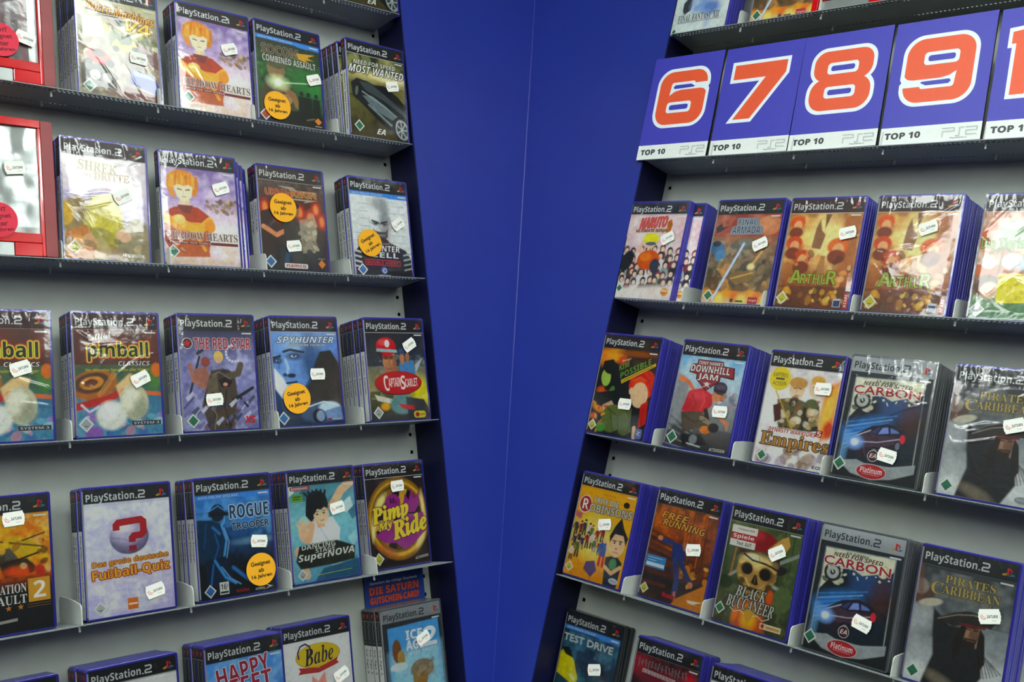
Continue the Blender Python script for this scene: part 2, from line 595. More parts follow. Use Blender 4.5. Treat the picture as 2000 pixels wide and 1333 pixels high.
for side, nm in (('l', 'left'), ('r', 'right')):
    U, V, N, O = RACK[side]
    P = lambda u, v, w: O + U * u + V * v + N * w
    sgn = 1 if side == 'l' else -1
    ue = EDGE[side]
    # grey back panel with a column of small square slots beside the blue board
    us = ue - sgn * 0.0145
    hole = 0.0032
    far = 0.10 if side == 'l' else -0.10
    ulist = sorted([far, us - hole, us + hole, ue + sgn * 0.002])
    vlist = [VB]
    k = VB + 0.02
    slots = []
    while k < VT - 0.02:
        slots.append(len(vlist))
        vlist += [k - hole, k + hole]
        k += 0.0333
    vlist.append(VT)
    mb = MB()
    nu = len(ulist)
    verts = [P(u, v, -DEPTH) for v in vlist for u in ulist]
    faces = []
    for a in range(len(vlist) - 1):
        for b in range(nu - 1):
            if b == 1 and a in slots:
                continue
            f = (a * nu + b, a * nu + b + 1, (a + 1) * nu + b + 1, (a + 1) * nu + b)
            faces.append(f)
    mb.add(verts, faces, 0)
    u0, u1 = ulist[0], ulist[-1]
    mb.prism([P(u0, VB, -DEPTH - 0.012), P(u1, VB, -DEPTH - 0.012), P(u1, VT, -DEPTH - 0.012), P(u0, VT, -DEPTH - 0.012)],
             [P(u0, VB, -DEPTH - 0.02), P(u1, VB, -DEPTH - 0.02), P(u1, VT, -DEPTH - 0.02), P(u0, VT, -DEPTH - 0.02)], 1)
    o = mb.build('wall_' + nm, [M['grey_metal'], M['dark']])
    tag_obj(o, 'grey painted metal back panel of the %s rack' % nm, 'wall', kind='structure')
    # thin dark navy sheet over the side return of the blue board
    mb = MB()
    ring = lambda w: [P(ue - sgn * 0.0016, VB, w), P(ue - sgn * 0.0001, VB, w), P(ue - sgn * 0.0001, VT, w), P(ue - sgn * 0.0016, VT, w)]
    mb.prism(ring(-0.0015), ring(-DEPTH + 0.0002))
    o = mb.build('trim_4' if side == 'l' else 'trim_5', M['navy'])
    tag_obj(o, 'thin dark navy sheet on the inner side of the %s rack' % nm, 'trim', kind='structure')
    # blue laminate board from the rack edge to the corner
    mb = MB()
    ring = lambda w: [P(ue, VB, w), P(corner_u(side, w, VB), VB, w), P(corner_u(side, w, VT), VT, w), P(ue, VT, w)]
    mb.prism(ring(0.0), ring(-DEPTH - 0.02))
    o = mb.build('trim_1' if side == 'l' else 'trim_2', M['blue_board'])
    tag_obj(o, 'blue laminate corner board beside the %s rack' % nm, 'trim', kind='structure')

mb = MB()
U, V, N, O = RACK['l']
pa = O + U * corner_u('l', 0.0, VB) + V * VB
pb = O + U * corner_u('l', 0.0, VT) + V * VT
mb.tube(pa, pb, 0.0014, 8)
mb.build('trim_3', M['blue_board'])
tag_obj(bpy.data.objects['trim_3'], 'thin blue seam bead where the two corner boards meet', 'trim', kind='structure')


# ------------------------------------------------------------------ perforated shelves
def shelf_mesh(side):
    u0, u1 = SPAN[side]
    L = u1 - u0
    th = 0.0013
    pitch = 0.0072
    n = int((L - 0.02) / pitch)
    us = [0.0, 0.006]
    for i in range(2 * n):                       # half pitches, so that the two front rows are staggered
        us.append(0.010 + i * pitch / 2)
    us += [L - 0.004, L]
    ws = [0.0, 0.0034, 0.0070, 0.0086, 0.0122, 0.0600, 0.0628, DEPTH + SHELF_W]      # depth from the front edge
    hrows = {1: 0, 3: 1, 5: 0}
    nu, nw = len(us), len(ws)
    top = [(u, w, 0.0) for w in ws for u in us]
    bot = [(u, w, -th) for w in ws for u in us]
    verts = top + bot
    nb = len(top)
    faces = []
    I = lambda a, b: a * nu + b
    for a in range(nw - 1):
        for b in range(nu - 1):
            p, q, r, s = I(a, b), I(a, b + 1), I(a + 1, b + 1), I(a + 1, b)
            if a in hrows and 2 <= b < nu - 3 and b % 2 == hrows[a]:
                for (x, y) in ((p, q), (q, r), (r, s), (s, p)):
                    faces.append((x, x + nb, y + nb, y))
                continue
            faces.append((p, q, r, s))
            faces.append((p + nb, s + nb, r + nb, q + nb))
    for b in range(nu - 1):
        faces.append((I(0, b), I(0, b) + nb, I(0, b + 1) + nb, I(0, b + 1)))
        faces.append((I(nw - 1, b), I(nw - 1, b + 1), I(nw - 1, b + 1) + nb, I(nw - 1, b) + nb))
    for a in range(nw - 1):
        faces.append((I(a, 0), I(a + 1, 0), I(a + 1, 0) + nb, I(a, 0) + nb))
        faces.append((I(a, nu - 1), I(a, nu - 1) + nb, I(a + 1, nu - 1) + nb, I(a + 1, nu - 1)))
    return mesh_from('shelf', verts, faces)


SHELF_ME = {'l': shelf_mesh('l'), 'r': shelf_mesh('r')}
ROW_DESC = {'l0': 'topmost shelf of the left rack, cut by the photo edge', 'l1': 'left rack shelf under the uppermost full row of cases',
            'l2': 'left rack shelf holding the case with the yellow-green mound', 'l3': 'left rack shelf holding the pinball cases',
            'l4': 'left rack shelf holding the football quiz case', 'l5': 'lowest shelf of the left rack, below the voucher card',
            'r0': 'topmost shelf of the right rack, above the number cards', 's': 'right rack shelf holding the blue number cards',
            'r1': 'right rack shelf directly below the number cards', 'r2': 'right rack shelf holding the downhill skater case',
            'r3': 'right rack shelf holding the skull cover case', 'r4': 'lowest shelf of the right rack, under the yellow car case'}
for key, v in ROWS.items():
    side = 'l' if key[0] == 'l' else 'r'
    me = SHELF_ME[side]
    o = link('shelf', me, M['shelf_metal'])
    o.matrix_world = place(side, SPAN[side][0], v, SHELF_W)
    tag_obj(o, 'perforated grey metal shelf, ' + ROW_DESC[key], 'shelf', 'shelves of the %s rack' % ('left' if side == 'l' else 'right'))

# dividers: plates across the shelf with two pegs through the perforation
prof = [(0.002, 0.0), (0.002, 0.021)]
for k in range(1, 7):
    a = math.radians(180 - 15 * k)
    prof.append((0.010 + 0.008 * math.cos(a), 0.021 + 0.008 * math.sin(a) * 1.0))
prof += [(0.030, 0.033), (0.055, 0.036), (DEPTH + 0.005, 0.038), (DEPTH + 0.005, 0.0)]
mb = MB()
mb.prism([(-0.0009, y, z) for y, z in prof], [(0.0009, y, z) for y, z in prof])
DIV_ME = mb.mesh('plate')
mb = MB()
mb.tube((0, 0.0135, -0.001), (0, 0.0135, -0.0105), 0.0017, 8)
PEG_ME = [mb.mesh('peg')]
mb = MB()
mb.tube((0, 0.0572, -0.001), (0, 0.0572, -0.0105), 0.0017, 8)
PEG_ME.append(mb.mesh('peg'))
DIV_U = {'l': [0.3735, 0.5395, 0.7050, 0.8715, 1.0375], 'r': [-1.0980, -0.9375, -0.7800, -0.6215]}
DIVS = []      # (row, u) -> object, labelled after the cases are known


def divider(row, u, dv=0.0):
    side = 'l' if row[0] == 'l' else 'r'
    e = empty('shelf_divider', place(side, u, ROWS[row] + 0.0002, SHELF_W))
    link('plate', DIV_ME, M['lip'], e)
    for pm in PEG_ME:
        link('peg', pm, M['lip'], e)
    DIVS.append((row, u, e))
    return e

# ------------------------------------------------------------------ cover prints (X to 100, Y to 140, downwards)
COVER = {}


def cover(fn):
    COVER[fn.__name__] = fn
    return fn


def person(A, x, y, h, skin, top, low, hair):
    """small generic standing figure, feet at y"""
    A.line([(x - h * 0.07, y - h * 0.45), (x - h * 0.09, y)], h * 0.12, low)
    A.line([(x + h * 0.07, y - h * 0.45), (x + h * 0.10, y)], h * 0.12, low)
    A.line([(x, y - h * 0.72), (x, y - h * 0.45)], h * 0.27, top)
    A.line([(x - h * 0.14, y - h * 0.74), (x - h * 0.24, y - h * 0.45)], h * 0.09, top)
    A.line([(x + h * 0.14, y - h * 0.74), (x + h * 0.22, y - h * 0.47)], h * 0.09, skin)
    A.ell(x, y - h * 0.90, h * 0.09, h * 0.11, skin, 0.3)
    A.ell(x, y - h * 0.96, h * 0.10, h * 0.07, hair, 0.3)


@cover
def road_car():
    A = Art(ground='#4a4c2a')
    A.grad('#26321e', '#8e8a4c', 20, 46).grad('#c9bf86', '#5a5730', 46, 62).grad('#6d6a38', '#3a3419', 62, 140)
    A.cloud('#aaa46a', 16, 3, ya=20, yb=60).cloud('#2b2612', 12, 5, ya=80)
    A.daubs(22, 4, 24, 96, 46, ['#182014', '#33402a', '#7a8450', '#1a1f18'], 3, 9, 4, 0.7)
    A.ell(70, 48, 30, 6, '#e6dcae', 0.8, 0, 0.8)
    A.poly([(6, 64), (16, 56), (34, 58), (62, 70), (98, 92), (98, 132), (86, 136), (56, 118), (22, 92), (8, 82)], '#15191c')
    A.poly([(20, 60), (36, 60), (60, 72), (98, 96), (98, 102), (60, 82), (30, 72)], '#3b4449')
    A.poly([(24, 80), (40, 78), (62, 90), (80, 104), (72, 108), (44, 98)], '#6e7c80', 2.5, a=0.85)
    A.poly([(42, 62), (60, 60), (84, 72), (98, 86), (96, 90), (70, 78)], '#0c0e10')
    A.line([(24, 74), (60, 90), (96, 112)], 1.6, '#9fb0b2', 1.2, 0.8)
    A.line([(34, 92), (70, 116)], 3, '#97a8a8', 2.5, 0.6)
    A.poly([(30, 96), (58, 112), (74, 124), (56, 118)], '#0a0c0d')
    A.ell(15, 74, 5, 12, '#0a0a0a', 0.2, 12).ell(15, 74, 2.6, 7, '#5a6466', 0.5, 12)
    A.ell(87, 120, 14.5, 19, '#0b0b0c', 0.12, -14).ell(88, 120, 11, 15, '#8f9a9a', 0.15, -14).ell(88, 120, 8.6, 12, '#23282a', 0.2, -14)
    for k in range(7):
        a = k * 0.9
        A.line([(88, 120), (88 + 9 * math.cos(a), 120 + 12.5 * math.sin(a))], 1.6, '#a9b4b4', 1.0)
    A.header(line='#c9cfcc')
    A.T('NEED FOR SPEED', 12, 28.6, 70, 6.2, '#e4e8e2', 'si', rot=1, oc='#111', ow=0.5)
    A.T('MOST WANTED', 4, 36.0, 92, 11.5, '#f2f4ee', 'si', rot=1, oc='#15181a', ow=0.9, shear=0.15)
    A.T('EA', 45, 124, 14, 8, '#e8ebe4', 'si', shear=0.2)
    A.usk(16, 124)
    return A


@cover
def toy_racers():
    A = Art(ground='#9c9a86')
    A.grad('#b9b493', '#8d8878', 20, 75).grad('#98887a', '#7c6258', 75, 141)
    A.cloud('#c9c5a4', 10, 3, a=0.7).cloud('#6c6a52', 8, 8, a=0.6)
    A.daubs(30, 4, 40, 96, 76, ['#5d6a38', '#b6ba5a', '#3d4638', '#d8d4b4', '#7a5a3a', '#37424a'], 3, 9, 6, 0.75)
    A.poly([(8, 44), (30, 42), (34, 66), (8, 70)], '#d9d2a0')
    A.ell(57, 72, 15, 8, '#b8c23c', 0.25, -8).ell(57, 66, 9, 6, '#4b5a30', 0.3).ell(46, 78, 4, 4, '#1d1d1c', 0.2).ell(68, 76, 4, 4, '#1d1d1c', 0.2)
    A.ell(25, 92, 15, 9, '#b5342e', 0.25, 10).ell(25, 87, 8, 5, '#54282a', 0.3).ell(13, 100, 5, 5, '#1a1a1a', 0.2).ell(38, 98, 5, 5, '#1a1a1a', 0.2)
    A.poly([(4, 102), (30, 100), (46, 112), (44, 128), (4, 132)], '#55524c').ell(20, 114, 6, 6, '#c7c7c2', 0.4).ell(34, 116, 5, 6, '#c7c7c2', 0.4)
    A.poly([(62, 100), (88, 104), (96, 116), (92, 128), (60, 118)], '#3e4c92').poly([(64, 101), (86, 105), (90, 110), (66, 107)], '#8da6d8')
    A.poly([(54, 122), (92, 128), (96, 138), (50, 138)], '#6a3530')
    A.poly([(70, 66), (96, 74), (96, 96), (74, 88)], '#6d4a44', 3)
    A.header(bg='#34353a')
    A.T('Micro Machines', 14, 27, 80, 12, '#f0b428', 'si', rot=-6, oc='#7a3218', ow=0.7)
    A.T('V4', 58, 40, 31, 15, '#f0d24a', 'si', rot=-6, oc='#8a5a18', ow=0.9)
    A.usk(13, 128)
    return A


def young_fighter(hair):
    A = Art(ground='#b8a2c4')
    A.grad('#7d6a9e', '#a993c0', 20, 60).grad('#bba6c8', '#e6dcd8', 60, 100).grad('#e0d2c8', '#c9b6a4', 100, 141)
    A.cloud('#e3d6e6', 18, 5, a=0.7).cloud('#8b78aa', 14, 11, a=0.45, yb=70)
    A.daubs(40, 56, 56, 97, 72, ['#8e7a66', '#c2a98c', '#6b5a4c', '#a9834e'], 1, 3.4, 7, 0.8)
    A.poly([(2, 78), (14, 70), (28, 66), (46, 68), (60, 78), (62, 96), (56, 126), (10, 126), (2, 110)], '#a8442c', 2)
    A.poly([(12, 96), (54, 96), (58, 128), (10, 130)], '#b0603a', 3)
    A.ell(30, 62, 6, 8, '#e9c9a8', 0.3)
    A.poly([(20, 66), (40, 66), (36, 76), (26, 76)], '#7a3a30', 1.5)
    A.ell(29, 48, 9.5, 13, '#efd6ba', 0.2)
    A.ell(27, 34, 17, 11, '#d08a2e', 0.25).poly([(9, 32), (16, 46), (19, 58), (13, 56), (8, 44)], '#d9953a', 1.5).poly([(44, 30), (48, 46), (43, 56), (38, 52), (39, 40)], '#c37f2a', 1.5)
    A.poly([(12, 34), (44, 34), (42, 46), (34, 42), (27, 47), (20, 42), (15, 47)], '#dd9c40', 1.2)
    A.line([(23, 46.5), (27, 47)], 1.6, '#5a4030', 1.0).line([(31.5, 47), (35.5, 46.5)], 1.6, '#5a4030', 1.0).line([(27.5, 55.5), (31.5, 55.5)], 1.1, '#b06a58', 0.9)
    for k in range(7):
        A.line([(14 + 4.4 * k, 27), (11 + 5.4 * k, 44)], 1.0, '#f0bd66', 1.0, 0.6)
    A.line([(3, 82), (20, 92), (48, 92)], 11, '#e2a23e', 2).line([(60, 84), (44, 98), (18, 84)], 10, '#eab04c', 2)
    for k in range(9):
        A.poly([(10 + 4.2 * k, 30), (14 + 4.2 * k, 30), (7 + 5.2 * k, 43 + (k * 7) % 9)], ['#d58c30', '#e8ae54', '#c67c26'][k % 3], 0.8)
    A.poly([(17, 44), (22, 41), (29, 43), (36, 41), (41, 44), (38.5, 57), (29, 62), (20.5, 57)], '#efd6ba', 1.2)
    A.line([(22, 47), (26.5, 47.6)], 1.5, '#5a4030', 0.9).line([(32, 47.6), (36.5, 47)], 1.5, '#5a4030', 0.9).line([(27.5, 56), (31.5, 56)], 1.0, '#b06a58', 0.8).line([(29.4, 49), (28.8, 53)], 0.8, '#cfa684', 0.8)
    A.ell(22, 84, 7, 6, '#f2c878', 0.3).ell(60, 90, 7, 8, '#d9933a', 0.4)
    A.line([(38, 96), (52, 120)], 4, '#e2b04a', 2, 0.7)
    A.header(bg='#2b2226')
    A.T('SHADOW HEARTS', 6, 98.5, 89, 9.5, '#6e5a5a', 'rb', rot=0, oc='#eadfd8', ow=0.45)
    A.rect(5, 110, 95, 113.4, '#7a2a26')
    A.T('FROM THE NEW WORLD', 8, 110.7, 52, 2.0, '#e6cfc4', 'rb')
    A.usk(12, 123)
    return A


@cover
def orange_hair():
    return young_fighter(0)


@cover
def night_squad():
    A = Art(ground='#23452a')
    A.grad('#3a3c34', '#3d6a3a', 24, 70).grad('#3a6234', '#1c2a1c', 70, 141)
    A.cloud('#4c9a52', 18, 4, a=0.6, ya=60, yb=120).cloud('#152016', 14, 9, a=0.7)
    A.ell(80, 78, 22, 18, '#2f7a3c', 0.9, 0, 0.7)
    A.ell(30, 66, 13, 14, '#8a7352', 0.4).ell(31, 56, 15, 8, '#5a5a40', 0.3).poly([(16, 82), (48, 84), (58, 128), (6, 134), (6, 100)], '#4d4430', 3)
    A.line([(30, 86), (54, 96), (60, 112)], 8, '#8a6a48', 2).ell(44, 104, 8, 7, '#9a7a58', 0.4)
    for x, h in ((66, 30), (76, 34), (88, 32)):
        A.ell(x, 92, 3, 3.4, '#18251a', 0.3).poly([(x - 5, 96), (x + 5, 96), (x + 6, 96 + h), (x - 6, 96 + h)], '#141f16', 2)
    A.poly([(40, 118), (97, 120), (97, 139), (3, 139), (3, 128)], '#15170f', 3)
    A.line([(72, 128), (84, 124)], 2, '#6a6248', 1.5)
    A.ell(32, 83, 14, 9, '#d9e6b8', 0.95, 0, 0.8).ell(32, 83, 4, 4, '#ffffff', 0.9)
    A.line([(32, 83), (78, 76)], 1.6, '#cfe8c6', 1.6, 0.7)
    A.header(band='AUCH ONLINE SPIELBAR')
    A.T('SOCOM', 10, 32, 54, 13, '#5b4a3a', 'sb', rot=1, oc='#c9b896', ow=0.5)
    A.gp([(62, 36), (90, 33), (78, 39), (88, 42), (74, 43), (84, 48), (64, 44)], '#d8a92c')
    A.T('COMBINED ASSAULT', 11, 46.5, 79, 9.0, '#d5d8d0', 'sb', rot=1, oc='#2c2c26', ow=0.5)
    A.usk(11.5, 130, '#b9483a')
    A.gp([(89, 122), (94.5, 127), (89, 132), (83.5, 127)], '#e08a28')
    A.rect(84, 133.5, 94, 134.6, '#c8c8c0')
    return A


@cover
def green_mound():
    A = Art(ground='#d8ccc4')
    A.grad('#d9cfcf', '#d6cbd4', 20, 60).grad('#c7bed6', '#a9a0b0', 60, 100).grad('#ab9c8c', '#8c7a64', 100, 141)
    A.cloud('#eee2dc', 18, 2, a=0.6, yb=70).cloud('#8e80a8', 12, 6, a=0.5, ya=62, yb=90)
    A.ell(18, 92, 18, 24, '#8d7a4a', 0.5).ell(4, 88, 9, 14, '#c3a23a', 0.4)
    A.poly([(34, 66), (56, 62), (66, 76), (70, 104), (58, 128), (34, 126), (22, 108), (26, 82)], '#a8a03a', 3)
    A.ell(47, 92, 19, 16, '#c2b844', 0.5).ell(46, 78, 13, 8, '#b7ac44', 0.6).ell(40, 112, 16, 10, '#9a9236', 0.5)
    A.poly([(4, 108), (26, 100), (38, 118), (36, 139), (3, 139)], '#b5762c', 3).ell(16, 122, 10, 10, '#cf9038', 0.6)
    A.poly([(62, 112), (92, 92), (97, 100), (97, 139), (60, 139)], '#8c8262', 4).ell(84, 104, 12, 16, '#968b6e', 0.6).ell(68, 110, 9, 7, '#cfae8e', 0.5)
    A.daubs(16, 4, 116, 96, 138, ['#7c5a3a', '#a6885c', '#5e5238', '#c3b08a'], 3, 8, 3, 0.5)
    A.header(bg='#3a2a2c')
    A.T('SHREK', 20, 26.5, 44, 11.5, '#8a7c3e', 'rb', rot=-4, oc='#d8c98c', ow=0.5)
    A.T('DER', 26, 40.5, 9, 4, '#8a6c3c', 'rb')
    A.T('DRITTE', 37, 38.5, 40, 8.5, '#a88a44', 'rb', oc='#6d5a34', ow=0.25)
    A.usk(13, 126, '#c8c02c', 8.6)
    A.T('ACTIVISION', 65, 130, 26, 3.6, '#e8e6de', 'si')
    return A


@cover
def street_gang():
    A = Art(ground='#352a28')
    A.grad('#4a423e', '#5a2a22', 20, 60).grad('#54322a', '#2c2826', 60, 110).grad('#2a2a2c', '#1d1f24', 110, 141)
    A.cloud('#7a6a60', 10, 5, a=0.5, yb=40).cloud('#1a1514', 12, 8, a=0.7, ya=60)
    for x, y in ((10, 56), (28, 64), (60, 60), (84, 54), (74, 66), (92, 70)):
        A.ell(x, y, 7, 10, '#c03a22', 0.7, 0, 0.85).ell(x, y, 3.4, 6, '#ef9a56', 0.8, 0, 0.8)
    A.poly([(4, 62), (18, 58), (24, 78), (20, 120), (4, 118)], '#3a2a26', 3)
    A.line([(6, 82), (24, 92), (36, 86)], 6, '#c98a62', 1.5)
    A.poly([(34, 76), (48, 72), (58, 84), (54, 112), (36, 116)], '#3a342c', 2).ell(54, 58, 5, 8, '#8e6a50', 0.3).ell(54, 52, 5.4, 4, '#26221e', 0.3)
    A.poly([(58, 70), (76, 66), (84, 82), (78, 112), (60, 114)], '#8c8270', 2).line([(62, 72), (82, 76), (78, 62)], 5, '#b0866a', 1.5)
    A.daubs(26, 58, 70, 82, 112, ['#a39a86', '#6d6352', '#c0b79f'], 1.4, 3.6, 3, 0.7)
    A.line([(40, 112), (36, 126)], 7, '#2d4a68', 2).line([(70, 112), (76, 122)], 8, '#2a2a2e', 2)
    A.header(bg='#423c3c', fg='#d8d8d4', line='#b0aca4')
    A.gp([(30, 27), (52, 27), (48, 31), (84, 31), (88, 34), (62, 34)], '#b9b29e')
    A.T('URBAN', 12, 31.5, 36, 8.6, '#b5382a', 'n', rot=0, bold=0.35, oc='#e4c27c', ow=0.7)
    A.T('REIGN', 50, 31.5, 36, 8.6, '#c4703a', 'n', rot=0, bold=0.35, oc='#e4c27c', ow=0.7)
    A.gp([(42, 42), (88, 42), (66, 47), (70, 44), (46, 44)], '#b9b29e')
    A.rect(32, 128.0, 66, 134.4, '#e4ded8', 2.0)
    A.T('namco', 35, 129.4, 28, 3.8, '#a8323a', 'sb')
    A.usk(13, 127, '#3b6fae')
    A.gp([(87, 121), (92.5, 127), (87, 133), (81.5, 127)], '#e08a28')
    A.T('SONY', 82, 119, 10, 2, '#c8c8c0', 'rb')
    return A


@cover
def bald_agent():
    A = Art(ground='#c4c8c8')
    A.grad('#cfd3d3', '#bfc4c4', 24, 141)
    for k in range(6):
        A.line([(4 if k > 3 else 16, 38 + k * 10.4), (34, 37.6 + k * 10.4)], 0.7, '#8b9090', 0.8).line([(63, 38 + k * 10.4), (92, 38 + k * 10.4)], 0.7, '#9aa0a0', 0.8)
    A.ell(32.5, 60, 3, 6, '#a4a9aa', 0.4).ell(63.5, 60, 3, 6, '#8d9294', 0.4)
    A.ell(48, 58, 15, 29, '#c4c8c8', 0.16).ell(57, 60, 8, 25, '#8b9092', 0.95).ell(38, 52, 7, 18, '#d6dada', 0.95)
    A.ell(48, 36, 14, 9, '#8f9495', 0.95, 0, 0.75)
    A.ell(41, 64, 6, 3.4, '#6d7274', 0.8).ell(55, 64, 6, 3.4, '#5c6163', 0.8)
    A.line([(35.5, 60.5), (46, 63.5)], 2.2, '#26282a', 0.9).line([(50, 63.5), (60.5, 60.5)], 2.2, '#26282a', 0.9)
    A.ell(41.5, 64.6, 2.2, 1.0, '#17191a', 0.5).ell(55, 64.6, 2.2, 1.0, '#17191a', 0.5)
    A.line([(47.5, 64), (47, 71), (49.5, 73.4)], 1.3, '#7d8284', 1.2).line([(52, 66), (52.5, 73)], 2.4, '#9a9fa0', 2)
    A.poly([(36, 70), (39, 75), (47, 75.4), (57, 75), (61, 69), (60, 82), (54, 89), (44, 89), (38, 82)], '#45494b', 2)
    A.line([(43, 80.4), (55, 80.4)], 1.5, '#8f8684', 0.9).line([(42, 79), (56, 79)], 0.9, '#222425', 0.8)
    A.poly([(36, 88), (62, 90), (88, 100), (96, 112), (97, 139), (3, 139), (3, 106), (14, 96)], '#1b1e26', 2)
    A.ell(48, 90, 13, 6, '#1b1e26', 0.4)
    for k in range(4):
        A.line([(2, 104 + 7 * k), (13, 106 + 7 * k)], 2.6, '#b9bec0', 1.0)
        A.line([(84, 107 + 7 * k), (97, 104 + 7 * k)], 2.4, '#9aa0a2', 1.0)
    A.header(band='AUCH ONLINE SPIELBAR', yb=20.6)
    A.T("CLANCY'S", 47, 91.0, 22, 2.6, '#b9bec0', 'n')
    A.T('SPLINTER', 22, 95, 56, 8.4, '#e4e8e8', 'sb', shear=0.1)
    A.T('CELL', 30, 104.6, 45, 7.6, '#e4e8e8', 'sb', shear=0.1)
    A.rect(19.5, 115.2, 77, 123.4, '#c02430', 1)
    A.rect(20.7, 116.4, 75.8, 122.2, '#20222a', 1)
    A.T('DOUBLE AGENT', 22.5, 117.2, 51.5, 4.2, '#cc2a36', 'sb')
    A.usk(14, 130, '#3b78bc')
    A.disc(49, 130, 5.2, 5.2, '#5a68b0')
    A.disc(49.6, 130.6, 3.4, 3.6, '#b9c4e6')
    A.disc(50, 130.2, 1.8, 2.0, '#5a68b0')
    A.T('UBISOFT', 39, 136.0, 20, 2.0, '#d9dde0', 'sb')
    return A


@cover
def pinball():
    A = Art(ground='#5d3a30')
    A.grad('#6a3a30', '#5b3028', 20, 60).grad('#4c5a42', '#3c6a58', 60, 92).grad('#3c6a8a', '#4c8aa6', 92, 141)
    A.cloud('#3a2a24', 16, 3, a=0.6, yb=60).cloud('#7aa0b0', 10, 5, a=0.6, ya=90)
    A.ell(22, 82, 26, 16, '#a8662e', 0.25, -12).ell(20, 80, 20, 11, '#55382a', 0.3, -12).ell(20, 80, 13, 7, '#c98a3a', 0.35, -12).ell(19, 80, 8, 4, '#6a3a26', 0.4, -12)
    for k in range(14):
        A.line([(26 + 1.4 * k, 92 - 1.9 * k), (29 + 1.4 * k, 97 - 1.9 * k)], 0.9, '#d8a25a', 0.8)
    A.line([(3, 106), (36, 98), (66, 84)], 8, '#b0322a', 2).line([(80, 92), (97, 94)], 4, '#d86a2c', 2)
    A.poly([(46, 84), (62, 70), (76, 74), (70, 96), (52, 104)], '#d9b98a', 4).ell(56, 90, 5, 4, '#e07a3a', 0.5)
    A.ell(66, 102, 16, 20, '#b3b39a', 0.2).ell(62, 98, 10, 13, '#d9d8c6', 0.7).ell(72, 110, 9, 11, '#8f9480', 0.7, 0, 0.7)
    A.ell(90, 76, 8, 12, '#4e7a3c', 0.5).ell(93, 66, 6, 8, '#c8702c', 0.5)
    A.line([(8, 104), (16, 112), (26, 106)], 2.4, '#c9cce6', 1.5)
    A.daubs(30, 6, 116, 96, 138, ['#7ab6c8', '#3a6aa8', '#b9d6da', '#a06ab0', '#d08a9a', '#2c5a8a'], 2, 6, 8, 0.6)
    A.ell(40, 116, 17, 16, '#cfd2c8', 0.5).ell(38, 112, 10, 9, '#f0f0ea', 0.6)
    A.ell(20, 134, 10, 7, '#8a62a8', 0.5)
    A.header(bg='#43292a', line='#8c6a62')
    A.T('Gottlieb', 18, 24.4, 25, 7.6, '#e6e4dc', 'sc', rot=8, bold=0.2)
    for ow, c in ((2.5, '#c8321e'), (1.9, '#e06a1e'), (1.3, '#d8d83a')):
        A.T('pinball', 17, 34.5, 68, 22, c, 'sb', oc=c, ow=ow)
    A.T('pinball', 17, 34.5, 68, 22, '#2b2a26', 'sb')
    A.disc(35, 36.5, 4.6, 4.6, '#5a2a20')
    A.T('CLASSICS', 50, 56.2, 36, 5.0, '#d9d9d2', 'si', oc='#3a2a26', ow=0.4)
    A.T('Die ultimative Simulation aller Flipper!', 14, 64, 71, 4.4, '#c9c238', 'sb')
    A.usk(12, 125, '#a9aeb0')
    A.rect(62, 123.4, 95, 128.2, '#2c3234')
    A.T('SYSTEM-3', 64, 124.4, 29, 2.8, '#c8ccca', 'sb')
    return A


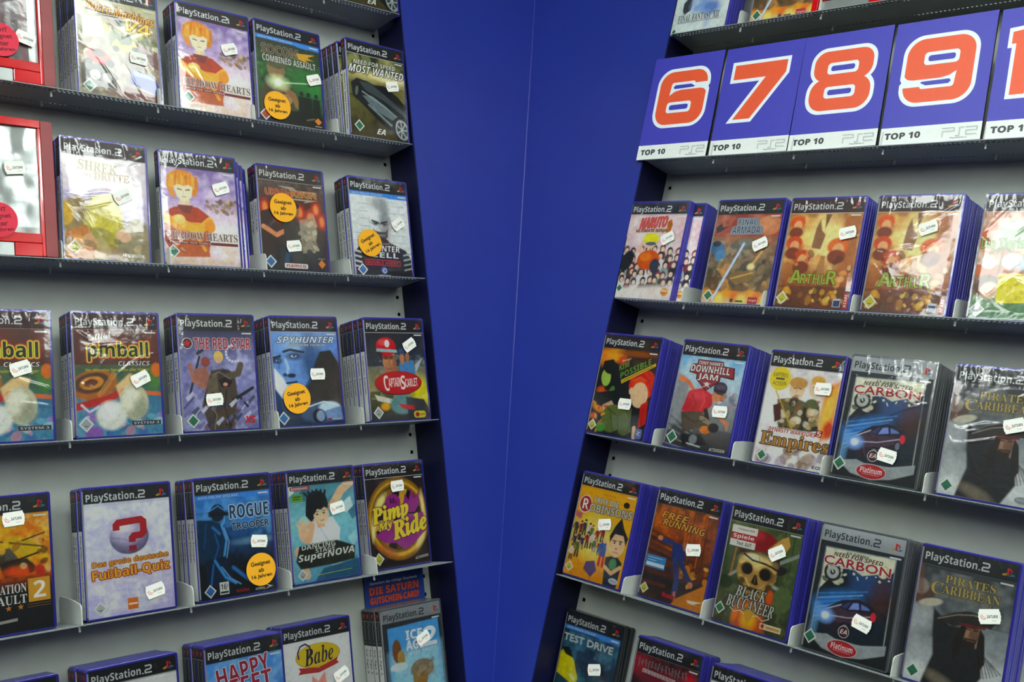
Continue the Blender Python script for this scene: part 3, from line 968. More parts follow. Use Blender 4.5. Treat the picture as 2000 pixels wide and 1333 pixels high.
@cover
def red_star():
    A = Art(ground='#8a8ab0')
    A.grad('#3a3a52', '#7c7ca8', 20, 56).grad('#8c8cba', '#7a7aa6', 56, 141)
    A.cloud('#c3c3dc', 14, 3, a=0.7, ya=40).cloud('#54547c', 11, 6, a=0.6, ya=40)
    for k in range(12):
        x = 4 + 8 * k
        A.line([(x, 112 + (k * 37) % 22), (x + 12, 100 + (k * 37) % 22)], 2.2, ['#3a3a58', '#c0c0d6'][k % 2], 1.2, 0.8)
    A.line([(12, 96), (26, 52)], 3, '#2c2c38', 1).line([(24, 48), (30, 44)], 4, '#30303c', 1)
    A.ell(33, 58, 6, 6, '#8e4a44', 0.3).ell(50, 52, 6, 7, '#d9b86a', 0.3).ell(50, 56, 4, 4, '#cfa98a', 0.3)
    A.poly([(20, 66), (34, 64), (40, 80), (30, 90), (18, 80)], '#9c6a5c', 2).line([(14, 62), (18, 80), (30, 88)], 6, '#a87464', 1.5)
    A.poly([(34, 84), (40, 68), (56, 66), (70, 76), (72, 100), (66, 128), (60, 139), (34, 139), (26, 110)], '#4c4238', 2)
    A.poly([(34, 82), (46, 70), (48, 96), (32, 104)], '#6a5e4e', 2).ell(58, 76, 10, 9, '#3a3236', 0.3).ell(57, 84, 5, 4, '#b98a7a', 0.4)
    A.line([(60, 76), (74, 72), (78, 62)], 8, '#5c5242', 1.5)
    for k in range(11):
        a = math.radians(60 + 22 * k)
        A.ell(70 + 10 * math.cos(a), 48 + 10 * math.sin(a), 1.7, 1.7, '#cfd0dc', 0.5)
    A.line([(66, 104), (92, 90)], 4, '#23232c', 1).line([(74, 100), (84, 112)], 3, '#23232c', 1)
    A.daubs(26, 28, 96, 70, 138, ['#2c2622', '#5a4e40', '#3c342c', '#6e3a34'], 1.2, 4, 4, 0.7)
    for k in range(16):
        x, y = 6 + 6 * k, 100 + (k * 53) % 36
        A.poly([(x, y), (x + 9, y - 7), (x + 11, y - 4), (x + 3, y + 4)], ['#c9c9de', '#3a3a58', '#6a6a94'][k % 3], 1, 0.85)
    A.line([(36, 104), (44, 122), (40, 138)], 1.2, '#8a7a64', 0.9).line([(58, 92), (54, 112), (60, 134)], 1.2, '#1c1816', 0.9).line([(40, 74), (50, 70), (62, 78)], 1.2, '#8a7c68', 0.9)
    A.poly([(48, 80), (58, 76), (66, 82), (62, 88), (52, 88)], '#221c20', 1).ell(57, 85, 3, 2, '#d09a84', 0.4)
    A.header(bg='#33302f')
    A.T('THE RED STAR', 20, 29.5, 73, 13.5, '#b02a36', 'sb', oc='#e3d6da', ow=0.6)
    A.disc(12, 36, 6.6, 6.6, '#e3d6da')
    A.disc(12, 36, 5.8, 5.8, '#4a3038')
    A.gp([(12 + (5.4 if i % 2 == 0 else 2.2) * math.sin(i * math.pi / 5), 36 - (5.4 if i % 2 == 0 else 2.2) * math.cos(i * math.pi / 5)) for i in range(10)], '#d0222e')
    A.T('XS', 79, 124, 14, 8, '#d8262c', 'si', bold=0.4)
    A.usk(14, 127)
    return A


@cover
def blue_face():
    A = Art(ground='#3a5a8c')
    A.grad('#7f9cc8', '#3a5a94', 20, 60).grad('#35558c', '#1e2a40', 60, 141)
    A.poly([(3, 22), (60, 22), (66, 44), (60, 66), (48, 86), (35, 99), (22, 95), (10, 82), (3, 72)], '#7398cc', 4).ell(40, 36, 22, 12, '#93b6e2', 0.95)
    A.ell(55, 54, 12, 30, '#2b4876', 0.95, 0, 0.85).ell(86, 42, 12, 20, '#6a92cc', 0.95, 0, 0.8)
    A.poly([(62, 60), (70, 46), (86, 44), (97, 62), (97, 120), (52, 118), (40, 100), (54, 84)], '#33312f', 3)
    A.poly([(3, 66), (14, 78), (26, 97), (22, 106), (12, 104), (3, 92)], '#e2ecf6', 4)
    A.line([(20, 56), (23, 67), (21, 73)], 4, '#aecbee', 2.4, 0.8).line([(13, 50), (10, 66)], 3, '#4f76ac', 3, 0.7)
    A.ell(33, 51.5, 11, 5, '#2a4470', 0.9).line([(18, 46), (27, 43.4), (46, 46.6)], 3.2, '#16243c', 1.2)
    A.ell(32, 51.4, 4.2, 1.7, '#c6d9ee', 0.3).ell(32.4, 51.2, 1.5, 1.8, '#121c2e', 0.3).line([(27, 50), (37.5, 50.6)], 0.9, '#0f1828', 0.8)
    A.ell(8, 57, 7, 4, '#2a4470', 0.8).line([(3, 53.6), (13, 51.4)], 2.6, '#16243c', 1.2).ell(9, 57, 2.6, 1.2, '#b9cfe8', 0.4).ell(9.4, 57, 1.1, 1.3, '#121c2e', 0.4)
    A.ell(27, 76, 6, 2.8, '#1b2c4a', 0.6).ell(18, 75, 3, 2.2, '#27406a', 0.6).line([(19, 85.4), (34, 84)], 2.2, '#1a2a46', 1.2).line([(20, 88), (32, 87)], 1.6, '#8fb0da', 1.2, 0.8)
    A.cloud('#1c2436', 16, 4, a=0.5, ya=90).ell(66, 124, 30, 14, '#3c5478', 0.5).ell(78, 118, 16, 8, '#b9cfe6', 0.5).ell(62, 128, 10, 9, '#141a26', 0.3)
    A.ell(64, 128, 6, 7, '#8aa0bc', 0.4).line([(40, 118), (70, 110), (92, 116)], 1.6, '#d3e2f2', 1.2).poly([(70, 122), (94, 116), (97, 134), (74, 134)], '#6f8cb4', 3)
    A.header(bg='#26262a', line='#c9cfcc')
    A.T('SPYHUNTER', 10, 26.6, 82, 8.4, '#dfe8ee', 'si', oc='#223048', ow=0.7, shear=0.12)
    A.T('NOWHERE TO RUN', 26, 36.2, 52, 2.8, '#d3dde4', 'sb', oc='#3a4a64', ow=0.35)
    A.usk(11.5, 129, '#3b78bc')
    A.rect(74, 131.4, 80, 134, '#b8282e')
    A.T('MIDWAY', 81, 131.6, 13, 2.3, '#d9dde0', 'sb')
    return A


@cover
def red_dome():
    A = Art(ground='#1e2630')
    A.grad('#1d222c', '#2c3846', 20, 66).grad('#6a6a58', '#8c8660', 66, 100).grad('#5c5a3c', '#1d2228', 100, 141)
    A.cloud('#9aa2a4', 9, 4, a=0.55, ya=50, yb=78).cloud('#c0b070', 12, 8, a=0.7, ya=74, yb=110)
    A.ell(86, 104, 14, 22, '#c8c23a', 0.7)
    A.poly([(54, 62), (76, 58), (80, 82), (52, 82)], '#4c84b4', 2).ell(59, 56, 4, 8, '#b07a5a', 0.3).ell(68, 54, 3.4, 7, '#a06a4e', 0.3).ell(60, 46, 6, 4, '#33507a', 0.3)
    A.poly([(80, 64), (94, 54), (86, 68), (80, 76)], '#aab4ba', 2)
    A.poly([(28, 48), (47, 48), (48, 64), (42, 78), (32, 76), (27, 62)], '#b98262', 1.5).poly([(30, 66), (46, 66), (48, 84), (28, 84)], '#a8745a', 2)
    A.poly([(28, 51), (47, 52), (47, 57), (28, 57)], '#7d523e', 2)
    A.line([(29, 53.4), (35.5, 54)], 1.5, '#2e1e18', 0.8).line([(39, 54), (46, 53.4)], 1.5, '#2e1e18', 0.8).ell(33, 56, 1.8, 0.9, '#1c1a1c', 0.4).ell(42.5, 56, 1.8, 0.9, '#1c1a1c', 0.4).line([(38, 57), (37, 64), (39.5, 65)], 1.2, '#8c5a42', 0.9).line([(34, 70), (42, 70)], 1.2, '#7c3e36', 0.8).ell(46, 64, 3, 12, '#96664c', 0.8)
    A.ell(34, 40, 16, 13, '#b81e2a', 0.1).ell(30, 34, 8, 4, '#d9545a', 0.8).poly([(19, 42), (51, 44), (52, 48), (18, 46)], '#8fb4bc', 1).poly([(20, 46), (28, 48), (27, 60), (21, 54)], '#232a36', 1)
    A.ell(36, 35.5, 4, 5, '#d8d4d4', 0.2)
    A.poly([(10, 104), (44, 112), (40, 118), (14, 112)], '#c8cac0', 2).ell(54, 118, 20, 13, '#5e8a8c', 0.5).poly([(60, 108), (90, 112), (97, 124), (97, 139), (62, 139)], '#20262c', 3)
    A.poly([(46, 117), (72, 120), (74, 126), (54, 124)], '#b8222a', 1.5).ell(26, 120, 7, 5, '#dba43a', 0.7)
    A.header(line='#cfcfc4', bg='#20242e')
    A.disc(50, 89, 38.5, 16.2, '#6a1418')
    A.disc(50, 88.6, 38, 15.6, '#c8202a')
    A.T('C', 26, 78.5, 8, 21, '#efe9e4', 'sb', shear=-0.1)
    A.T('APTAIN', 33.5, 82, 20, 12, '#efe9e4', 'sb', rot=4)
    A.T('S', 53.5, 79, 7.5, 19, '#efe9e4', 'sb')
    A.T('CARLET', 61, 83, 20.5, 11.5, '#efe9e4', 'sb', rot=4)
    A.usk(14, 128, '#a9aeb0')
    A.rect(71, 127.6, 91, 137, '#d8cc2a', 4)
    A.disc(77, 132.4, 3.2, 3.2, '#b0281e')
    A.T('digital', 80.5, 130.8, 9, 3.2, '#30301c', 'sb')
    return A


@cover
def gunship():
    A = Art(ground='#b07c2c')
    A.grad('#c48a24', '#d8a42c', 20, 50).grad('#d08c28', '#b0541e', 50, 84).grad('#7a3a1a', '#20191a', 84, 98).grad('#1a191c', '#17181c', 98, 141)
    A.cloud('#f0c848', 14, 3, a=0.8, ya=20, yb=82).cloud('#c05a1c', 10, 7, a=0.7, ya=20, yb=88).cloud('#e8d890', 8, 9, a=0.5, ya=20, yb=60)
    A.poly([(40, 50), (66, 42), (84, 52), (88, 60), (72, 64), (56, 60)], '#c0a424', 2).line([(36, 44), (90, 56)], 1.6, '#3c3020', 1).line([(70, 48), (92, 42)], 1.6, '#3c3020', 1)
    A.poly([(36, 56), (58, 54), (66, 66), (50, 74), (34, 70)], '#54524a', 2).poly([(44, 66), (74, 66), (86, 80), (52, 84)], '#3a2a1c', 3)
    A.line([(44, 72), (84, 62)], 2, '#221a14', 1).ell(66, 78, 14, 5, '#d8541e', 0.8).ell(86, 80, 5, 6, '#b03a2a', 0.6)
    A.daubs(24, 30, 46, 94, 84, ['#3a2c18', '#e8b838', '#8a5a1e', '#c8b880', '#222018'], 1.4, 4, 5, 0.7)
    A.header(bg='#2a2a2e')
    A.T('BATTLESTATION', 6, 90.5, 66, 9, '#e6e4dc', 'rb', oc='#1a1a1a', ow=0.3)
    A.T('ASSAULT', 24, 101.5, 48, 9, '#e6e4dc', 'rb', oc='#1a1a1a', ow=0.3)
    A.rect(73.5, 87, 95, 110.5, '#d8a22a')
    A.T('2', 78.5, 90, 12, 17, '#f2efe4', 'sb')
    for x in (42.5, 54, 65.5):
        A.gp([(x + (3.2 if i % 2 == 0 else 1.3) * math.sin(i * math.pi / 5), 114 - (3.2 if i % 2 == 0 else 1.3) * math.cos(i * math.pi / 5)) for i in range(10)], '#d08a34')
    A.rect(72, 112.5, 95, 113.1, '#8a6428')
    A.rect(72, 115, 95, 115.6, '#8a6428')
    A.gp([(30, 126.4), (62, 124.4), (62, 127.4), (30, 129.2)], '#a9a5a0')
    return A


@cover
def football_quiz():
    A = Art(ground='#bcbcd6')
    A.grad('#d2d6e4', '#c6c6de', 18, 90).grad('#c9c6e0', '#b6b0d6', 90, 141)
    A.cloud('#e9edf4', 16, 3, a=0.8).cloud('#a8a2ca', 13, 8, a=0.5)
    for k in range(8):
        A.line([(3, 22 + 15 * k), (30 + 5 * k, 34 + 14 * k)], 4, '#cfd3e4', 3, 0.5)
    for x in (20, 44, 58, 82):
        A.line([(x, 100), (x + 2, 138)], 1, '#d0d0e4', 0.8, 0.7)
    A.ell(50, 56.5, 21.5, 19.0, '#4e4a68', 0.06).ell(48.5, 53.5, 20, 16.5, '#8f8aa8', 0.75).ell(47, 50, 16, 12, '#b9b5cc', 0.9).ell(43, 45, 10, 6, '#e0deea', 0.95)
    A.line([(30, 56), (44, 59), (58, 66), (62, 72)], 0.8, '#6c6888', 0.8, 0.7)
    for k in range(6):
        A.line([(6, 106 + 6 * k), (94, 100 + 6 * k)], 0.8, '#d9d9ec', 0.8, 0.5)
    A.header(bg='#23242a', yb=18.6)
    A.stroke([(36, 49), (36, 43.5), (38.5, 41), (63, 39.5), (66, 42), (66, 53), (63, 56), (55, 56.5), (53, 58.5), (53, 63)], 7.4, '#b8222e')
    A.rect(49, 66.5, 57.5, 72.2, '#a82230')
    A.T('Das große deutsche', 8.5, 78.5, 84, 7.4, '#e8a82c', 'sb', rot=2, oc='#a2522a', ow=0.7)
    A.T('Fußball-Quiz', 8, 87.5, 85, 12.5, '#f0b228', 'sb', rot=2, oc='#a84424', ow=1.0)
    A.usk(15, 129, '#b9c0bc', 7)
    A.rect(44.5, 122.4, 55.8, 134, '#e07a1e')
    A.rect(45.4, 127.6, 55, 129.4, '#f4ead8')
    return A


@cover
def blue_soldier():
    A = Art(ground='#1a2c48')
    A.grad('#3a70b0', '#4484c4', 24, 60).grad('#2c5c94', '#14202e', 60, 100).grad('#10161e', '#14181e', 100, 141)
    A.cloud('#6aa8dc', 16, 4, a=0.6, ya=24, yb=74).cloud('#0c1824', 14, 9, a=0.7, ya=40)
    A.ell(74, 78, 26, 4, '#7aa0b8', 0.9, 0, 0.6)
    A.poly([(3, 48), (22, 50), (36, 58), (40, 78), (36, 96), (18, 100), (3, 92)], '#12304e', 2).ell(29, 42, 9, 10, '#152434', 0.2).poly([(18, 40), (42, 42), (44, 46), (18, 46)], '#0e1a28', 1)
    A.line([(33, 56), (38, 74), (34, 92)], 2.6, '#5ca4e6', 2, 0.9).line([(22, 58), (30, 66)], 3, '#3f86cc', 2.5, 0.7)
    A.poly([(10, 94), (36, 92), (44, 112), (40, 124), (12, 124)], '#0f2238', 2)
    A.line([(22, 96), (34, 116), (46, 124)], 3, '#4a94da', 2, 0.9).line([(44, 106), (60, 120), (70, 128)], 4, '#3c7cc0', 2, 0.8).line([(20, 100), (16, 122)], 2, '#2f6cb0', 1.8, 0.8)
    A.line([(22, 38), (30, 34), (38, 40)], 1.2, '#5ca4e6', 1.0, 0.8).line([(37, 47), (37, 52), (34, 56)], 1.4, '#6cb0ee', 1.0, 0.8).line([(36, 60), (41, 76), (37, 94)], 1.0, '#9ccaf4', 0.9, 0.8).line([(24, 66), (28, 80), (22, 94)], 2, '#2c64a4', 1.6, 0.7).line([(14, 54), (10, 80)], 2, '#1f4c80', 2, 0.8).line([(30, 104), (40, 118), (52, 126)], 1.2, '#8cc0f0', 0.9, 0.8)
    A.header(band='AUCH ONLINE SPIELBAR', bg='#24262a')
    A.T('ROGUE', 44, 34.5, 50, 16, '#28405c', 'sb', oc='#b4d4ec', ow=1.2)
    A.T('TROOPER', 45, 55.5, 49, 7.6, '#2c3e54', 'n', bold=0.3, oc='#aac8e0', ow=0.9)
    A.usk(14, 129.5, '#3b6fbe', 7.4)
    A.rect(25.5, 121, 37, 135, '#d9dcd8')
    A.T('16', 27, 123, 7, 6.6, '#20242a', 'sb')
    A.T('+', 34.2, 124, 2.2, 2.4, '#20242a', 'sb')
    A.rect(26.5, 131.4, 36, 133.6, '#24282e')
    A.T('Rebellion', 46, 131.2, 16, 4, '#b8282e', 'sb')
    A.T('eidos', 70, 132.6, 12, 3.4, '#d0d4d4', 'si')
    A.gp([(82, 130), (93, 134), (80, 137), (88, 134)], '#d0d4d4')
    return A


@cover
def dancing_girl():
    A = Art(ground='#7ab4c2')
    A.grad('#4a8494', '#8cc4cc', 18, 70).grad('#86c0ca', '#5c98b0', 70, 141)
    for k in range(13):
        x, y = (k * 31) % 96, 24 + (k * 47) % 108
        A.poly([(x - 8, y), (x + 6, y - 9), (x + 10, y + 4), (x - 2, y + 12)], ['#d6e8ea', '#3c7890', '#a9d4d8', '#2c5c78'][k % 4], 1.2, 0.75)
    A.line([(94, 20), (78, 30), (62, 50)], 11, '#e4b896', 2)
    A.poly([(30, 66), (62, 62), (72, 78), (68, 104), (34, 104), (26, 88)], '#dfe6ee', 2).line([(40, 68), (56, 96)], 2, '#b9c4d4', 2)
    A.line([(32, 70), (26, 88), (18, 84)], 9, '#e2b494', 2).ell(19, 76, 7, 8, '#e8bc9c', 0.3)
    for k in range(5):
        A.line([(17 + 1.5 * k, 74), (10 + 4.5 * k, 62 + abs(k - 2) * 1.8)], 2.6, '#e8bc9c', 0.9)
    A.ell(44, 57, 11, 13, '#edc6a8', 0.2).poly([(38, 66), (50, 66), (50, 74), (40, 74)], '#deb090', 1.5)
    A.ell(41, 43, 15.5, 15, '#15181c', 0.15, -10).poly([(25, 46), (33, 44), (36, 62), (31, 66), (24, 58)], '#15181c', 1)
    for k in range(6):
        A.line([(28 + 5 * k, 34), (24 + 6 * k, 27 + abs(k - 3))], 3, '#15181c', 0.9)
    A.ell(46.5, 59, 10.5, 11, '#edc6a8', 0.2).poly([(34, 46), (57, 44), (57, 51), (51, 49.5), (46, 52.5), (41, 51), (36, 58)], '#15181c', 1)
    A.line([(37.5, 54.6), (43, 54)], 0.9, '#1c1c20', 0.7).line([(48, 53.4), (53, 53.4)], 0.9, '#1c1c20', 0.7)
    A.ell(46.5, 62, 5, 4, '#edc6a8', 0.4).ell(40.5, 57.5, 2.0, 1.2, '#2c4438', 0.5).ell(50, 56.5, 2.0, 1.2, '#2c4438', 0.5).line([(45, 66), (50, 65.2)], 1.1, '#c05a54', 0.8)
    A.line([(10, 100), (20, 130)], 10, '#deb090', 3)
    A.poly([(12, 94), (66, 92), (92, 102), (90, 118), (60, 121), (12, 122), (6, 112)], '#1f2622', 2)
    A.poly([(44, 124), (97, 118), (97, 139), (30, 139)], '#2c5c7c', 3)
    A.header(bg='#22262a')
    A.rect(4.5, 21.5, 32, 25.8, '#b02a2e')
    A.T('KONAMI', 6.5, 22.4, 23, 2.6, '#e8dcd8', 'sb')
    A.rect(6, 30.5, 21.5, 40, '#6aa63a', 1)
    A.rect(8, 33, 19, 34.4, '#2c4a22')
    A.rect(8, 36, 17, 37.2, '#2c4a22')
    A.T('DANCING', 15, 92.5, 48, 6.4, '#d8dcd0', 'sb', rot=1, oc='#2c3428', ow=0.5)
    A.T('STAGE', 34, 98.8, 28, 5.4, '#d8dcd0', 'sb', rot=1, oc='#2c3428', ow=0.5)
    A.T('SuperNOVA', 9, 103, 81, 11, '#eceee4', 'si', rot=2, oc='#2c3428', ow=0.8)
    A.usk(13.5, 129, '#a9b4b8', 7)
    A.stroke([(34, 131.6), (84, 129.8)], 0.8, '#b8c83a')
    return A


@cover
def gold_rim():
    A = Art(ground='#1b1620')
    A.grad('#241c20', '#1a1418', 20, 141)
    A.ell(51, 76, 50, 55, '#8a6422', 0.1).ell(51, 76, 46, 50, '#d2aa42', 0.14).ell(50, 75, 43, 46, '#7a5a1e', 0.1).ell(50, 75, 39, 42, '#1c1418', 0.08)
    for k in range(9):
        a = math.radians(40 * k + 10)
        A.poly([(50 + 8 * math.cos(a - .3), 76 + 8 * math.sin(a - .3)), (50 + 39 * math.cos(a - .16), 76 + 42 * math.sin(a - .16)), (50 + 39 * math.cos(a + .16), 76 + 42 * math.sin(a + .16)), (50 + 8 * math.cos(a + .3), 76 + 8 * math.sin(a + .3))], ['#8a6a2a', '#c09a40', '#5a4220'][k % 3], 1.5)
    A.ell(24, 52, 12, 5, '#f2dd90', 0.9, -50, 0.9).ell(84, 108, 12, 4, '#f0dc94', 0.9, -52, 0.9).ell(10, 84, 3, 16, '#f4e4a8', 0.9, 8, 0.8).ell(92, 60, 2.6, 16, '#f4e4a8', 0.9, 0, 0.7)
    A.ell(30, 118, 18, 5, '#a8541e', 0.9, 30, 0.7)
    A.header(bg='#1e1e22', line='#c8ccc8')
    pur = '#a02890'
    A.disc(44, 54, 12, 11, pur)
    A.gp([(60, 60), (64, 44), (70, 54), (76, 38), (80, 52), (88, 42), (86, 62), (78, 70), (64, 70)], pur)
    A.gp([(12, 96), (30, 84), (64, 72), (92, 72), (94, 96), (72, 112), (56, 118), (44, 108), (26, 106)], pur)
    A.T('M', 39, 48.5, 7, 7, '#2a1428', 'sb')
    A.T('TV', 46, 52, 5, 4.4, '#2a1428', 'sb')
    A.T('Pimp', 8, 56, 60, 26, '#ead838', 'ri', rot=9, bold=1.0, oc='#5c1454', ow=1.9)
    A.T('My', 17, 79, 22, 12, '#ead838', 'ri', rot=9, bold=0.5, oc='#5c1454', ow=1.2)
    A.T('Ride', 38, 75, 58, 24, '#ead838', 'ri', rot=10, bold=1.0, oc='#5c1454', ow=1.9)
    A.usk(14, 126, '#c8c02c')
    A.T('ACTIVISION', 72, 129, 22, 3.4, '#d8d6ce', 'si', rot=6)
    return A


@cover
def happy_blue():
    A = Art(ground='#4a86c8')
    A.grad('#5a96d4', '#3a72b8', 18, 80).grad('#8cb8dc', '#cfe0ea', 80, 141)
    A.cloud('#9cc4e6', 14, 4, a=0.5)
    A.header(bg='#23242a')
    A.T('HAPPY', 14, 24.5, 66, 20, '#a82440', 'sb', rot=8, oc='#dfe6ee', ow=0.9)
    A.T('FEET', 30, 41, 52, 20, '#a82440', 'sb', rot=4, oc='#dfe6ee', ow=0.9)
    A.usk(13, 127, '#e4e8e2')
    return A


@cover
def white_farm():
    A = Art(ground='#d6d8da')
    A.grad('#dadcde', '#cfd2d2', 18, 141)
    A.poly([(38, 78), (40, 64), (48, 72), (58, 62), (60, 78), (66, 92), (60, 108), (40, 108), (34, 92)], '#dc9088', 2).ell(49, 92, 14, 14, '#e2a096', 0.5)
    A.header(bg='#212228')
    A.disc(50, 41, 31.5, 14.6, '#b99a1e')
    A.disc(50, 40.6, 30.6, 13.8, '#dcc322')
    A.stroke([(23, 42), (22, 34), (26, 27), (33, 25), (39, 29), (40, 36), (36, 44)], 2.0, '#3a3466')
    A.T('Babe', 30, 30, 42, 21, '#2a2640', 'ri', rot=3)
    A.gp([(22, 52), (28, 53), (50, 56), (72, 50), (78, 48), (76, 52), (79, 55), (72, 57), (50, 62), (28, 60), (21, 60), (24, 56)], '#b82c26')
    A.usk(13, 127, '#e4e8e2')
    return A


@cover
def ice_scene():
    A = Art(ground='#3f4448', step=0.9)
    A.grad('#33373b', '#2a2e32', 18, 141)
    A.poly([(10, 26), (92, 24), (94, 139), (10, 139)], '#5a9ed8', 1)
    A.poly([(11, 60), (93, 56), (94, 139), (11, 139)], '#9cc8e4', 16)
    A.ell(22, 56, 7, 15, '#7a5230', 0.3).ell(28, 66, 6, 10, '#a88a50', 0.4).ell(24, 76, 14, 5, '#cfe2ee', 0.4)
    A.ell(60, 84, 19, 12, '#8a7c66', 0.3).ell(56, 96, 12, 12, '#9a7a48', 0.3).daubs(12, 44, 76, 78, 92, ['#6d6250', '#a89a80'], 2, 5, 2, 0.6)
    A.header(bg='#8f9499', fg='#33383c', yb=19.4)
    A.T('ICE', 38, 33, 26, 11.5, '#eef4f8', 'sb', bold=0.5, oc='#3a6c9a', ow=0.6)
    A.T('AGE', 37, 46, 28, 12, '#eef4f8', 'sb', bold=0.5, oc='#3a6c9a', ow=0.6)
    A.T('2', 66, 33, 21, 24, '#eef4f8', 'sb', bold=0.5, oc='#3a6c9a', ow=0.6)
    A.T("JETZT TAUT'S", 38, 60, 48, 5, '#e6eef2', 'si', rot=2)
    return A


@cover
def plain_dark():
    A = Art(ground='#2a2c30', step=2)
    A.grad('#d8dada', '#c8caca', 20, 141)
    A.header()
    return A


@cover
def white_crystal():
    A = Art(ground='#c9d2d2')
    A.grad('#d0d8d8', '#c3cdcc', 18, 141)
    A.cloud('#dfe6e6', 20, 4, a=0.5)
    A.poly([(20, 92), (28, 84), (36, 90), (34, 104), (24, 110), (20, 104)], '#353c44', 2).ell(50, 98, 16, 12, '#8aa6cc', 0.8).ell(68, 104, 14, 10, '#6a86bc', 0.8).ell(42, 90, 8, 8, '#aebfd8', 0.8)
    A.line([(66, 112), (64, 132)], 6, '#a9b8d8', 6, 0.7)
    A.header()
    A.T('FINAL FANTASY XII', 15, 110.5, 69, 10.5, '#4a5258', 'rb')
    A.rect(13.5, 122, 85.5, 122.7, '#4a5258')
    A.usk(12, 134, '#2f7d5c', 5)
    return A


@cover
def war_beam():
    A = Art(ground='#6a5a44')
    A.grad('#8e423a', '#a24a3c', 21, 50).grad('#8c6248', '#6a5c48', 50, 92).grad('#5c5040', '#6a4c2c', 92, 122).grad('#a87838', '#cbbf9c', 122, 141)
    A.cloud('#c88a70', 14, 3, a=0.5, yb=62).cloud('#3c352a', 12, 6, a=0.7, ya=56, yb=124).cloud('#b8a884', 10, 9, a=0.5, ya=56, yb=120)
    A.ell(82, 36, 17, 13, '#b87c58', 0.2).ell(78, 34, 11, 9, '#c8906a', 0.8)
    A.poly([(4, 38), (12, 32), (14, 38), (24, 36), (12, 44), (6, 46)], '#2c2c2a', 1.2)
    A.ell(12, 66, 12, 9, '#3f6a94', 0.4, 30).ell(18, 76, 8, 8, '#4a7ea8', 0.5).poly([(18, 82), (24, 80), (20, 96), (16, 94)], '#c0a878', 1.5).ell(10, 60, 6, 4, '#1e2a38', 0.4)
    A.ell(52, 62, 22, 6, '#5e5c52', 0.5).ell(52, 58, 10, 5, '#77756a', 0.5)
    A.daubs(46, 20, 84, 90, 120, ['#4c4030', '#8a7048', '#2e2820', '#c89050', '#6a5a40'], 2, 6, 5, 0.7)
    A.ell(54, 104, 18, 8, '#7a5e30', 0.5).line([(40, 106), (70, 98)], 2, '#c89a4e', 1.4)
    A.line([(78, 70), (66, 90)], 4, '#d0a868', 2.5, 0.8).ell(66, 90, 5, 4, '#f6dca0', 0.8)
    for k in range(9):
        A.ell(6 + 11 * k, 126 + (k % 3) * 3, 7, 6, ['#e8a03a', '#d8742a', '#f2d070'][k % 3], 0.9, 0, 0.85)
    A.line([(50, 60), (18, 134)], 3.6, '#a9c4f4', 2.4, 0.95).line([(50, 60), (18, 134)], 1.3, '#e8f0ff', 1.0, 0.9)
    A.header(bg='#26282c')
    A.gp([(34, 25.5), (64, 25.5), (68, 36), (74, 38), (74, 48), (26, 48), (28, 38), (34, 36)], '#8894a4')
    A.T('FINAL', 37, 27.5, 26, 7.4, '#3a4a5e', 'sb', oc='#c4ccd6', ow=0.5)
    A.T('ARMADA', 29, 37, 41, 9.6, '#3a4a5e', 'sb', oc='#c4ccd6', ow=0.5)
    A.usk(11, 129)
    A.rect(70.5, 129.4, 84, 138.2, '#b8323a')
    A.T('Virgin', 72, 132.4, 11, 3.2, '#efd8d4', 'si')
    A.disc(47, 134.5, 2.6, 2.6, '#555')
    A.rect(53, 134.2, 63.5, 136.4, '#5c5c58')
    return A


@cover
def many_faces():
    A = Art(ground='#d6c4c4')
    A.grad('#d9c6c8', '#d4c2c6', 18, 64).grad('#c8b4bc', '#c9bcc0', 64, 141)
    A.cloud('#e9dcd8', 14, 3, a=0.7).cloud('#c49aa4', 12, 7, a=0.5, yb=60)
    rr = random.Random(12)
    for row in range(5):
        for k in range(8):
            x, y = 8 + 12 * k + rr.uniform(-4, 4), 72 + 11 * row + rr.uniform(-3, 3)
            hair, top = rr.choice(['#1f1f26', '#2c2a34', '#55404a', '#1c2630', '#7a3038']), rr.choice(['#3a4a44', '#d8d4d4', '#6a2e38', '#2c3040', '#8a9aa0'])
            A.ell(x, y + 8, 6.5, 8, top, 0.3).ell(x, y - 3, 4.6, 5.4, hair, 0.3).ell(x + 0.4, y - 1.6, 3.2, 3.6, '#e2c0ae', 0.3)
    A.ell(48, 84, 19, 14, '#c25a24', 0.25).ell(42, 80, 9, 6, '#d87a34', 0.6).ell(60, 92, 8, 10, '#25304c', 0.4)
    A.poly([(24, 70), (32, 56), (36, 58), (30, 76)], '#d8b4a4', 2)
    A.ell(46, 60, 10, 8, '#d9b89c', 0.3).ell(46, 54, 13, 8, '#d2cc3c', 0.2).ell(47, 61, 9, 2.6, '#4a5c80', 0.4)
    A.ell(12, 86, 10, 16, '#1d1f26', 0.4, 20)
    A.poly([(3, 124), (97, 118), (97, 139), (3, 139)], '#dcd0cc', 8)
    A.header(bg='#23283a', yb=19)
    A.T('NARUTO', 23, 23.5, 44, 15, '#e0642c', 'sb', rot=4, oc='#c04a78', ow=0.9, shear=0.2)
    A.T('ULTIMATE NINJA', 17, 40.4, 52, 5.2, '#3c3834', 'si', rot=1, oc='#d0a060', ow=0.35)
    A.poly([(68, 30), (74, 26), (77, 34), (75, 50), (69, 46)], '#a8682c', 1.5)
    A.usk(8.5, 125, '#2f7d5c', 6.4)
    A.disc(85.5, 127.5, 6.2, 5.4, '#dda03a')
    A.T('BANDAI', 81, 125, 9, 2.2, '#f4e8d8', 'sb')
    A.T('NAMCO', 81, 128.2, 9, 2.0, '#8a3c1c', 'sb')
    return A


